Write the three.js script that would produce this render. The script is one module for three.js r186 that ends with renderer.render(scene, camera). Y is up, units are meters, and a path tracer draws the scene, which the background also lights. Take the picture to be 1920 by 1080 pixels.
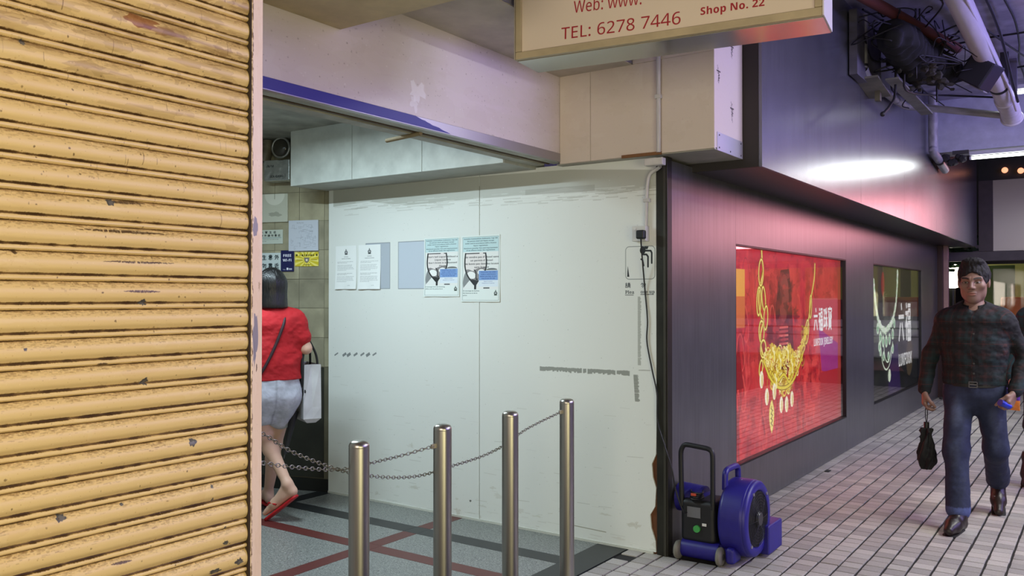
import * as THREE from 'three';
import { mergeGeometries, toCreasedNormals } from 'three/addons/utils/BufferGeometryUtils.js';
import { RoundedBoxGeometry } from 'three/addons/geometries/RoundedBoxGeometry.js';
import { RectAreaLightUniformsLib } from 'three/addons/lights/RectAreaLightUniformsLib.js';

// ───────────────────────── camera, sky, exposure, large lights ─────────────────────────
// X runs along the street, away from the camera; -Z goes into the building; Y is up.
const FOCAL = 1600, TH = Math.atan(1120 / FOCAL), PITCH = 17 / FOCAL;
const EYE = new THREE.Vector3(0, 1.5, 0);
const FLAT = new THREE.Vector3(Math.cos(TH), 0, -Math.sin(TH)), RIGHT = new THREE.Vector3(Math.sin(TH), 0, Math.cos(TH));
const FWD = FLAT.clone().multiplyScalar(Math.cos(PITCH)).setY(Math.sin(PITCH)), UP = new THREE.Vector3().crossVectors(RIGHT, FWD);
const scene = new THREE.Scene();
const camera = new THREE.PerspectiveCamera(2 * Math.atan(540 / FOCAL) * 180 / Math.PI, 16 / 9, 0.05, 200);
camera.position.copy(EYE); camera.lookAt(EYE.clone().add(FWD));
const renderer = new THREE.WebGLRenderer({ antialias: true });
renderer.toneMapping = THREE.LinearToneMapping;
renderer.toneMappingExposure = 1.18;
renderer.shadowMap.enabled = true;
RectAreaLightUniformsLib.init();
scene.background = new THREE.Color().setRGB(0.030, 0.026, 0.060);           // overcast evening sky of the city

const LAMP = {                                                              // radiance of each light (linear)
  passage: [[0.78, 0.96, 1.05], 205],
  street: [[0.95, 1.0, 0.97], 150],
  near: [[0.98, 1.0, 0.94], 300],  // tubes added out of view to brighten the paving
  fill_panel: [[1.0, 0.88, 0.72], 6.5],  // panel added out of view for the faces turned towards it
  shop: [[1.0, 0.92, 0.54], 4.4],  // warm panel added out of view to light the shutter
  purple: [[0.46, 0.38, 1.0], 6],
  strip: [[0.38, 0.33, 1.0], 52],  // violet uplight added out of view for the arcade ceiling
  red: [[1.0, 0.38, 0.42], 2.7],
};

// ───────────────────────── helpers ─────────────────────────
const V = (x, y, z) => new THREE.Vector3(x, y, z);
const rng = (s) => () => { s = (s + 0x6d2b79f5) | 0; let t = Math.imul(s ^ (s >>> 15), 1 | s); t = (t + Math.imul(t ^ (t >>> 7), 61 | t)) ^ t; return ((t ^ (t >>> 14)) >>> 0) / 4294967296; };
const clamp = (x, a = 0, b = 1) => Math.min(b, Math.max(a, x)), mix = (a, b, t) => a + (b - a) * t, sstep = (a, b, x) => { const t = clamp((x - a) / (b - a)); return t * t * (3 - 2 * t); };
// where the sight line through photo pixel (px, py) meets the plane X, Y or Z = c: used to survey real positions on walls and floor
function ray(px, py) { return FWD.clone().addScaledVector(RIGHT, (px - 960) / FOCAL).addScaledVector(UP, -(py - 540) / FOCAL); }
const hit = (px, py, axis, c) => { const r = ray(px, py); return EYE.clone().addScaledVector(r, (c - EYE[axis]) / r[axis]); };
const onX = (px, py, c) => hit(px, py, 'x', c), onY = (px, py, c) => hit(px, py, 'y', c), onZ = (px, py, c) => hit(px, py, 'z', c);

// value noise
const PERM = new Uint8Array(512); { const r = rng(7); const a = [...Array(256).keys()]; for (let i = 255; i > 0; i--) { const j = Math.floor(r() * (i + 1)); [a[i], a[j]] = [a[j], a[i]]; } for (let i = 0; i < 512; i++) PERM[i] = a[i & 255]; }
function noise3(x, y, z) {
  const X = Math.floor(x), Y = Math.floor(y), Z = Math.floor(z), f = (t) => t * t * (3 - 2 * t), u = f(x - X), v = f(y - Y), w = f(z - Z);
  const h = (i, j, k) => PERM[(PERM[(PERM[(X + i) & 255] + Y + j) & 255] + Z + k) & 255] / 255;
  return mix(mix(mix(h(0, 0, 0), h(1, 0, 0), u), mix(h(0, 1, 0), h(1, 1, 0), u), v), mix(mix(h(0, 0, 1), h(1, 0, 1), u), mix(h(0, 1, 1), h(1, 1, 1), u), v), w);
}
const fbm = (x, y, z = 0, o = 4) => { let s = 0, a = 0.5, n = 0; for (let i = 0; i < o; i++) { s += a * noise3(x, y, z + i * 7.3); n += a; a *= 0.5; x *= 2.03; y *= 2.03; z *= 2.03; } return s / n; };

function canvasTex(w, h, draw, srgb = true) {
  const c = document.createElement('canvas'); c.width = w; c.height = h;
  const g = c.getContext('2d'); draw(g, w, h);
  const t = new THREE.CanvasTexture(c); if (srgb) t.colorSpace = THREE.SRGBColorSpace;
  t.wrapS = t.wrapT = THREE.RepeatWrapping; t.magFilter = THREE.LinearFilter; return t;
}
function dataTex(n, fn, srgb = true) {                                       // fn(u, v) -> [r, g, b] 0..255, tileable use only where the noise allows
  const d = new Uint8Array(n * n * 4);
  for (let j = 0; j < n; j++) for (let i = 0; i < n; i++) { const c = fn(i / n, j / n), o = (j * n + i) * 4; d[o] = clamp(c[0], 0, 255); d[o + 1] = clamp(c[1], 0, 255); d[o + 2] = clamp(c[2], 0, 255); d[o + 3] = 255; }
  const t = new THREE.DataTexture(d, n, n); if (srgb) t.colorSpace = THREE.SRGBColorSpace;
  t.wrapS = t.wrapT = THREE.MirroredRepeatWrapping; t.magFilter = THREE.LinearFilter; t.needsUpdate = true; return t;
}
const mat = (color, roughness = 0.6, o = {}) => new THREE.MeshStandardMaterial({ color, roughness, ...o });
const phys = (color, roughness = 0.5, o = {}) => new THREE.MeshPhysicalMaterial({ color, roughness, ...o });
const glow = (rgb, k) => new THREE.MeshStandardMaterial({ color: 0x888888, emissive: new THREE.Color().setRGB(...rgb), emissiveIntensity: k, roughness: 0.5 });

// naming and grouping
const taken = new Map();
const numbered = (n) => { const k = taken.get(n) ?? 0; taken.set(n, k + 1); return k ? n + '_' + String(k).padStart(3, '0') : n; };
const ROOT = new WeakMap();
function thing(name, label, category, pos = [0, 0, 0], group) {
  const o = new THREE.Group(); o.name = numbered(name); o.position.set(...pos); o.userData = { label, category }; if (group) o.userData.group = group;
  scene.add(o); ROOT.set(o, pos); return o;
}
function struct(name, pos = [0, 0, 0]) { const o = new THREE.Group(); o.name = name; o.position.set(...pos); o.userData = { kind: 'structure' }; scene.add(o); ROOT.set(o, pos); return o; }
const shade = (m) => { m.castShadow = m.receiveShadow = true; return m; };
// a part whose geometry is given in world coordinates
function part(parent, name, geo, material, label) {
  if (Array.isArray(geo)) geo = merge(geo);
  const p = ROOT.get(parent); geo.translate(-p[0], -p[1], -p[2]);
  const m = shade(new THREE.Mesh(geo, material)); m.name = name; if (label) m.userData.label = label;
  parent.add(m); ROOT.set(m, p); return m;
}
function single(name, label, category, geo, material, group) {               // a thing that is one mesh
  if (Array.isArray(geo)) geo = merge(geo);
  geo.computeBoundingBox(); const b = geo.boundingBox, p = [(b.min.x + b.max.x) / 2, b.min.y, (b.min.z + b.max.z) / 2];
  geo.translate(-p[0], -p[1], -p[2]);
  const m = shade(new THREE.Mesh(geo, material)); m.name = numbered(name); m.position.set(...p); m.userData = { label, category }; if (group) m.userData.group = group;
  scene.add(m); ROOT.set(m, p); return m;
}
function merge(list) { return mergeGeometries(list.map((g) => { const n = g.index ? g.toNonIndexed() : g; for (const k of Object.keys(n.attributes)) if (!['position', 'normal', 'uv'].includes(k)) n.deleteAttribute(k); if (!n.attributes.uv) n.setAttribute('uv', new THREE.BufferAttribute(new Float32Array(n.attributes.position.count * 2), 2)); return n; })); }
// uv in metres from world position, by the way each face points
function worldUV(g) {
  if (g.index) g = g.toNonIndexed();
  const p = g.attributes.position, n = g.attributes.normal, uv = new Float32Array(p.count * 2);
  for (let i = 0; i < p.count; i++) {
    const ax = Math.abs(n.getX(i)), ay = Math.abs(n.getY(i)), az = Math.abs(n.getZ(i));
    if (ax >= ay && ax >= az) { uv[2 * i] = p.getZ(i); uv[2 * i + 1] = p.getY(i); } else if (az >= ay) { uv[2 * i] = p.getX(i); uv[2 * i + 1] = p.getY(i); } else { uv[2 * i] = p.getX(i); uv[2 * i + 1] = p.getZ(i); }
  }
  g.setAttribute('uv', new THREE.BufferAttribute(uv, 2)); return g;
}
function box(x0, x1, y0, y1, z0, z1, bevel = 0) {
  const w = x1 - x0, h = y1 - y0, d = z1 - z0;
  const g = bevel ? new RoundedBoxGeometry(w, h, d, 2, Math.min(bevel, w / 2.01, h / 2.01, d / 2.01)) : new THREE.BoxGeometry(w, h, d);
  g.translate((x0 + x1) / 2, (y0 + y1) / 2, (z0 + z1) / 2); return worldUV(g);
}
const tube = (pts, r, seg = 24, rad = 8, tension = 0.5) => new THREE.TubeGeometry(pts.length === 2 ? new THREE.LineCurve3(pts[0], pts[1]) : new THREE.CatmullRomCurve3(pts, false, 'catmullrom', tension), seg, r, rad, false);
function rod(a, b, r, rad = 16, r2 = r) { const g = new THREE.CylinderGeometry(r2, r, a.distanceTo(b), rad); g.applyQuaternion(new THREE.Quaternion().setFromUnitVectors(V(0, 1, 0), b.clone().sub(a).normalize())); g.translate((a.x + b.x) / 2, (a.y + b.y) / 2, (a.z + b.z) / 2); return g; }
const ball = (c, r, s = 16) => { const g = new THREE.SphereGeometry(r, s, s * 0.75 | 0); g.translate(c.x, c.y, c.z); return g; };

// surface nets: meshes the zero set of f on a grid
function sdfMesh(f, lo, hi, cell) {
  const nx = Math.ceil((hi[0] - lo[0]) / cell) + 1, ny = Math.ceil((hi[1] - lo[1]) / cell) + 1, nz = Math.ceil((hi[2] - lo[2]) / cell) + 1;
  const val = new Float32Array(nx * ny * nz), id = (i, j, k) => (k * ny + j) * nx + i;
  for (let k = 0; k < nz; k++) for (let j = 0; j < ny; j++) for (let i = 0; i < nx; i++) val[id(i, j, k)] = f(lo[0] + i * cell, lo[1] + j * cell, lo[2] + k * cell);
  const vert = new Int32Array(nx * ny * nz).fill(-1), P = [];
  const C = [[0, 0, 0], [1, 0, 0], [0, 1, 0], [1, 1, 0], [0, 0, 1], [1, 0, 1], [0, 1, 1], [1, 1, 1]], E = [[0, 1], [2, 3], [4, 5], [6, 7], [0, 2], [1, 3], [4, 6], [5, 7], [0, 4], [1, 5], [2, 6], [3, 7]];
  for (let k = 0; k < nz - 1; k++) for (let j = 0; j < ny - 1; j++) for (let i = 0; i < nx - 1; i++) {
    const v = C.map((c) => val[id(i + c[0], j + c[1], k + c[2])]); let neg = 0; for (const q of v) if (q < 0) neg++;
    if (neg === 0 || neg === 8) continue;
    let x = 0, y = 0, z = 0, n = 0;
    for (const [a, b] of E) if ((v[a] < 0) !== (v[b] < 0)) { const t = v[a] / (v[a] - v[b]); x += mix(C[a][0], C[b][0], t); y += mix(C[a][1], C[b][1], t); z += mix(C[a][2], C[b][2], t); n++; }
    vert[id(i, j, k)] = P.length / 3; P.push(lo[0] + (i + x / n) * cell, lo[1] + (j + y / n) * cell, lo[2] + (k + z / n) * cell);
  }
  const I = [], quad = (a, b, c, d, flip) => { if (a < 0 || b < 0 || c < 0 || d < 0) return; if (flip) I.push(a, c, b, a, d, c); else I.push(a, b, c, a, c, d); };
  for (let k = 1; k < nz - 1; k++) for (let j = 1; j < ny - 1; j++) for (let i = 1; i < nx - 1; i++) {
    const v = val[id(i, j, k)];
    if ((v < 0) !== (val[id(i + 1, j, k)] < 0)) quad(vert[id(i, j - 1, k - 1)], vert[id(i, j, k - 1)], vert[id(i, j, k)], vert[id(i, j - 1, k)], v >= 0);
    if ((v < 0) !== (val[id(i, j + 1, k)] < 0)) quad(vert[id(i - 1, j, k - 1)], vert[id(i - 1, j, k)], vert[id(i, j, k)], vert[id(i, j, k - 1)], v >= 0);
    if ((v < 0) !== (val[id(i, j, k + 1)] < 0)) quad(vert[id(i - 1, j - 1, k)], vert[id(i, j - 1, k)], vert[id(i, j, k)], vert[id(i - 1, j, k)], v >= 0);
  }
  const N = new Float32Array(P.length), e = cell * 0.5;
  for (let i = 0; i < P.length; i += 3) { const x = P[i], y = P[i + 1], z = P[i + 2]; let a = f(x + e, y, z) - f(x - e, y, z), b = f(x, y + e, z) - f(x, y - e, z), c = f(x, y, z + e) - f(x, y, z - e); const l = Math.hypot(a, b, c) || 1; N[i] = a / l; N[i + 1] = b / l; N[i + 2] = c / l; }
  const g = new THREE.BufferGeometry(); g.setAttribute('position', new THREE.BufferAttribute(new Float32Array(P), 3)); g.setAttribute('normal', new THREE.BufferAttribute(N, 3)); g.setIndex(I);
  const uv = new Float32Array(P.length / 3 * 2); for (let i = 0; i < P.length / 3; i++) { uv[2 * i] = P[3 * i] + 0.8 * P[3 * i + 2]; uv[2 * i + 1] = P[3 * i + 1]; } g.setAttribute('uv', new THREE.BufferAttribute(uv, 2));
  return g;
}
function paint(g, fn) { const p = g.attributes.position, c = new Float32Array(p.count * 3); for (let i = 0; i < p.count; i++) { const q = fn(p.getX(i), p.getY(i), p.getZ(i)); c[3 * i] = q[0]; c[3 * i + 1] = q[1]; c[3 * i + 2] = q[2]; } g.setAttribute('color', new THREE.BufferAttribute(c, 3)); return g; }
const smin = (a, b, k) => { const h = Math.max(k - Math.abs(a - b), 0) / k; return Math.min(a, b) - h * h * k * 0.25; }, smax = (a, b, k) => -smin(-a, -b, k);
function cone(x, y, z, a, b, ra, rb) { const bx = b[0] - a[0], by = b[1] - a[1], bz = b[2] - a[2], px = x - a[0], py = y - a[1], pz = z - a[2], t = clamp((px * bx + py * by + pz * bz) / (bx * bx + by * by + bz * bz)); return Math.hypot(px - bx * t, py - by * t, pz - bz * t) - (ra + (rb - ra) * t); }
function ell(x, y, z, c, r) { const px = x - c[0], py = y - c[1], pz = z - c[2], k0 = Math.hypot(px / r[0], py / r[1], pz / r[2]), k1 = Math.hypot(px / r[0] / r[0], py / r[1] / r[1], pz / r[2] / r[2]); return k1 < 1e-9 ? -Math.min(...r) : k0 * (k0 - 1) / k1; }
const lin = (hex) => { const c = new THREE.Color(hex); return [c.r, c.g, c.b]; };

// a lamp: glowing face plus a RectAreaLight of its size just in front of it. dir: the way it shines
function areaLight(pos, dir, w, h, [rgb, k]) {
  const l = new THREE.RectAreaLight(new THREE.Color().setRGB(...rgb), k, w, h); l.position.copy(pos); l.lookAt(pos.clone().add(dir)); l.castShadow = true; scene.add(l); return l;
}

// strokes of the Chinese characters, on a 100 x 100 box
const GLYPH = {
  luk: [[50, 6, 56, 22], [8, 38, 92, 38], [38, 52, 12, 94], [60, 52, 88, 94]],
  fuk: [[22, 6, 30, 18], [8, 30, 40, 30, 8, 64], [27, 48, 27, 96], [32, 52, 44, 64], [48, 12, 94, 12], [56, 24, 88, 24, 88, 42, 56, 42, 56, 24], [50, 54, 94, 54, 94, 94, 50, 94, 50, 54], [50, 74, 94, 74], [72, 54, 72, 94]],
  zyu: [[8, 16, 40, 16], [8, 48, 40, 48], [4, 84, 42, 78], [24, 16, 24, 82], [58, 10, 50, 34], [52, 26, 92, 26], [44, 50, 98, 50], [72, 6, 72, 96], [72, 52, 46, 84], [72, 52, 98, 84]],
  bou: [[50, 2, 50, 10], [8, 24, 8, 12, 92, 12, 92, 24], [14, 26, 42, 26], [14, 36, 42, 36], [10, 48, 44, 46], [28, 26, 28, 46], [56, 28, 88, 28], [52, 38, 92, 38], [72, 22, 72, 48], [58, 40, 58, 48, 86, 48, 86, 40], [24, 54, 76, 54, 76, 84, 24, 84, 24, 54], [24, 64, 76, 64], [24, 74, 76, 74], [38, 86, 16, 98], [62, 86, 86, 98]],
  faat: [[40, 4, 10, 30], [30, 10, 44, 22], [60, 4, 92, 30], [72, 8, 60, 20], [20, 36, 42, 36, 42, 50, 20, 50, 20, 64, 44, 64, 40, 94, 30, 90], [60, 36, 58, 52, 50, 58], [60, 36, 80, 36, 80, 52, 90, 52], [56, 64, 84, 64, 56, 96], [60, 68, 92, 96]],
  sang: [[28, 8, 14, 40], [22, 28, 88, 28], [18, 58, 84, 58], [6, 92, 96, 92], [52, 6, 52, 92]],
  ji: [[50, 2, 52, 10], [16, 14, 84, 14], [34, 18, 38, 28], [66, 18, 60, 28], [8, 32, 92, 32], [26, 40, 74, 40, 74, 64, 26, 64, 26, 40], [26, 52, 74, 52], [14, 74, 10, 90], [30, 72, 34, 94, 66, 94, 68, 82], [48, 70, 54, 82], [78, 72, 88, 84]],
  ngoi: [[32, 6, 10, 50], [26, 24, 52, 24, 44, 56, 12, 94], [22, 46, 38, 62], [70, 6, 70, 96], [70, 38, 94, 56]],
  cing: [[20, 4, 26, 14], [6, 22, 40, 22], [10, 36, 36, 36], [10, 48, 36, 48], [10, 60, 36, 60, 36, 90, 10, 90, 10, 60], [50, 14, 92, 14], [52, 26, 90, 26], [46, 40, 98, 40], [70, 4, 70, 40], [54, 50, 54, 96], [54, 50, 90, 50, 90, 94, 82, 92], [54, 64, 90, 64], [54, 78, 90, 78]],
  mat: [[34, 6, 8, 44], [24, 26, 88, 26, 80, 94, 68, 88], [50, 28, 20, 78], [70, 28, 36, 94]],
  kaau: [[28, 4, 16, 20], [20, 14, 84, 14], [8, 28, 92, 28], [50, 4, 50, 28], [24, 36, 76, 36, 76, 50, 24, 50, 24, 36], [40, 56, 40, 92, 24, 98], [60, 56, 60, 98], [10, 66, 38, 66], [10, 80, 38, 80], [62, 66, 92, 66], [62, 80, 92, 80]],
  gan: [[16, 8, 24, 18], [8, 32, 26, 32, 14, 56, 26, 76, 4, 92], [20, 84, 50, 94, 96, 94], [82, 8, 46, 16, 46, 50, 38, 78], [46, 38, 94, 38], [72, 38, 72, 82]],
};
function glyph(g, key, x, y, w, h, lw, color) {
  g.strokeStyle = color; g.lineWidth = lw; g.lineJoin = 'miter'; g.lineCap = 'butt';
  for (const s of GLYPH[key]) { g.beginPath(); for (let i = 0; i < s.length; i += 2) g[i ? 'lineTo' : 'moveTo'](x + s[i] / 100 * w, y + s[i + 1] / 100 * h); g.stroke(); }
}
function speckle(g, w, h, n, r, colors, smax = 3) { for (let i = 0; i < n; i++) { g.fillStyle = colors[r() * colors.length | 0]; g.globalAlpha = 0.15 + r() * 0.5; const s = 0.5 + r() * smax; g.fillRect(r() * w, r() * h, s, s * (0.4 + r())); } g.globalAlpha = 1; }
function scuffs(g, w, h, n, r, color, a = 0.15, len = 60) { g.strokeStyle = color; for (let i = 0; i < n; i++) { g.globalAlpha = a * r(); g.lineWidth = 0.5 + r() * 2; const x = r() * w, y = r() * h; g.beginPath(); g.moveTo(x, y); g.lineTo(x + (r() - 0.5) * len, y + (r() - 0.5) * len * 0.4); g.stroke(); } g.globalAlpha = 1; }
// a blotch with a ragged outline of its own
function blotch(g, x, y, rx, ry, r, color, a = 1, jag = 0.35) { g.fillStyle = color; g.globalAlpha = a; g.beginPath(); const n = 18; for (let i = 0; i < n; i++) { const t = i / n * Math.PI * 2, k = 1 + (r() - 0.5) * 2 * jag; g[i ? 'lineTo' : 'moveTo'](x + Math.cos(t) * rx * k, y + Math.sin(t) * ry * k); } g.closePath(); g.fill(); g.globalAlpha = 1; }

// ───────────────────────── surveyed planes ─────────────────────────
const WX = 4.57, SHOPZ = -2.10, FASZ = -1.666, LINZ = -2.79, SHUTZ = -2.20, CEIL = 3.80;

// plain paint with fine mottling: multiplies the material's colour
const mottle = (lo, hi, sc, seed, n = 256) => dataTex(n, (u, v) => { const k = mix(lo, hi, fbm(u * sc, v * sc, seed, 5)) * 255; return [k, k, k]; });
const paintMap = mottle(0.84, 1.0, 14, 3), coarseMap = mottle(0.66, 1.0, 9, 11);
const painted = (color, rough = 0.6, map = paintMap, o = {}) => mat(color, rough, { map, ...o });

// ───────────────────────── passage floor: terrazzo with inlaid bands ─────────────────────────
{
  const chips = canvasTex(1024, 1024, (g, w, h) => { const r = rng(21); g.fillStyle = '#8d9292'; g.fillRect(0, 0, w, h); for (let i = 0; i < 14000; i++) { const c = r(); g.fillStyle = c < 0.35 ? '#5d6264' : c < 0.55 ? '#b9bdbb' : c < 0.7 ? '#747a78' : c < 0.8 ? '#4a4d4e' : '#a3a8a6'; const s = 3 + r() * 11; const x = r() * w, y = r() * h; g.beginPath(); g.moveTo(x, y); g.lineTo(x + s, y + r() * s); g.lineTo(x + s * r(), y + s); g.closePath(); g.fill(); } });
  chips.repeat.set(1.6, 1.6);
  const terrazzo = mat('#e9e7df', 0.38, { map: chips });
  const blackT = canvasTex(256, 256, (g, w, h) => { const r = rng(5); g.fillStyle = '#26292a'; g.fillRect(0, 0, w, h); speckle(g, w, h, 3000, r, ['#3a3e3f', '#1a1c1d', '#4a4f4f'], 2); }); blackT.repeat.set(4, 4);
  const redT = canvasTex(256, 256, (g, w, h) => { const r = rng(6); g.fillStyle = '#5c2a26'; g.fillRect(0, 0, w, h); speckle(g, w, h, 3000, r, ['#6e3832', '#48201d', '#7d4a44'], 2); }); redT.repeat.set(4, 4);
  const black = mat(0xffffff, 0.4, { map: blackT }), red = mat(0xffffff, 0.4, { map: redT });
  const fl = struct('floor_passage', [3, 0, -4]);
  // slabs between the bands
  const xs = [1.74, 3.665, 3.775, 4.095, 4.225, 4.60], zs = [-7.2, -5.02, -4.89, -3.715, -3.605, -2.56];
  const bandX = [0, 1, 0, 2, 0], bandZ = [0, 2, 0, 1, 0];                    // 1 red, 2 black
  for (let i = 0; i < 5; i++) for (let j = 0; j < 5; j++) {
    const b = bandX[i] === 2 || bandZ[j] === 2 ? (bandZ[j] === 2 || bandX[i] === 2 ? 2 : 0) : bandX[i] || bandZ[j];
    part(fl, b === 2 ? 'black_band' : b === 1 ? 'red_band' : 'terrazzo_slab', box(xs[i] + 0.0008, xs[i + 1] - 0.0008, -0.06, b ? 0.0005 : 0, zs[j] + 0.0008, zs[j + 1] - 0.0008), b === 2 ? black : b === 1 ? red : terrazzo);
  }
  part(fl, 'black_band', box(1.74, 4.60, -0.06, 0.0008, -2.559, -2.36), black, 'black threshold band at the entrance');
  part(fl, 'bed', box(1.74, 4.9, -0.1, -0.059, -7.2, -2.36), mat(0x222222, 0.9));
}

// ───────────────────────── pavement: small square setts with open joints ─────────────────────────
{
  const pv = struct('floor_pavement', [5, 0, -1]);
  part(pv, 'mortar_bed', box(-4, 40, -0.08, -0.008, -2.36, 7), painted('#2b2928', 0.9));
  const tex = canvasTex(512, 512, (g, w, h) => { const r = rng(31); g.fillStyle = '#c9c5c0'; g.fillRect(0, 0, w, h); speckle(g, w, h, 16000, r, ['#8f8b87', '#e6e2dc', '#a9a5a0', '#6e6a68', '#d8d4ce'], 3); });
  tex.repeat.set(3, 3);
  const tones = ['#dcdad6', '#cecbc7', '#e6e3de', '#c2c0bd'].map((c) => mat(c, 0.62, { map: tex }));
  const L = 0.100, W = 0.111, geo = worldUV(new RoundedBoxGeometry(L - 0.0075, 0.02, W - 0.013, 1, 0.0025)); geo.translate(0, -0.01, 0);
  const spots = [], r = rng(77);
  for (let i = 0; i < 118; i++) for (let j = 0; j < 26; j++) {
    const x = 3.62 + i * L, z = -2.30 + j * W; 
    const near = Math.hypot(x - 4.75, z + 2.25);
    spots.push({ x: x + (r() - 0.5) * 0.003, z: z + (r() - 0.5) * 0.003, y: (r() - 0.5) * 0.0016, rot: (r() - 0.5) * 0.012, tone: r() * 4 | 0, lost: near < 0.42 && r() < 0.12 });
  }
  const inView = (s) => { const d = V(s.x, 0, s.z).sub(EYE), f = d.dot(FWD), u = d.dot(RIGHT) / f * FOCAL + 960, v = 540 - d.dot(UP) / f * FOCAL; return u > -20 && u < 1940 && v < 1090 ? f : 1e3 + f; };
  spots.forEach((s) => { s.f = inView(s); }); spots.sort((a, b) => a.f - b.f);
  const laid = spots.filter((s) => !s.lost && !(s.x < 4.62 && s.z < -2.33));
  laid.slice(0, 300).forEach((s) => { const m = shade(new THREE.Mesh(geo, tones[s.tone])); m.name = 'paving_sett'; m.position.set(s.x - 5, s.y, s.z + 1); m.rotation.y = s.rot; pv.add(m); });
  const rest = laid.slice(300), o = new THREE.Object3D();
  const im = shade(new THREE.InstancedMesh(geo, mat('#ffffff', 0.62, { map: tex }), rest.length)); im.name = 'paving_setts'; im.userData = { kind: 'stuff' };
  const cols = ['#dcdad6', '#cecbc7', '#e6e3de', '#c2c0bd'].map((c) => new THREE.Color(c));
  rest.forEach((s, k) => { o.position.set(s.x - 5, s.y, s.z + 1); o.rotation.y = s.rot; o.updateMatrix(); im.setMatrixAt(k, o.matrix); im.setColorAt(k, cols[s.tone]); });
  pv.add(im);
}

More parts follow.
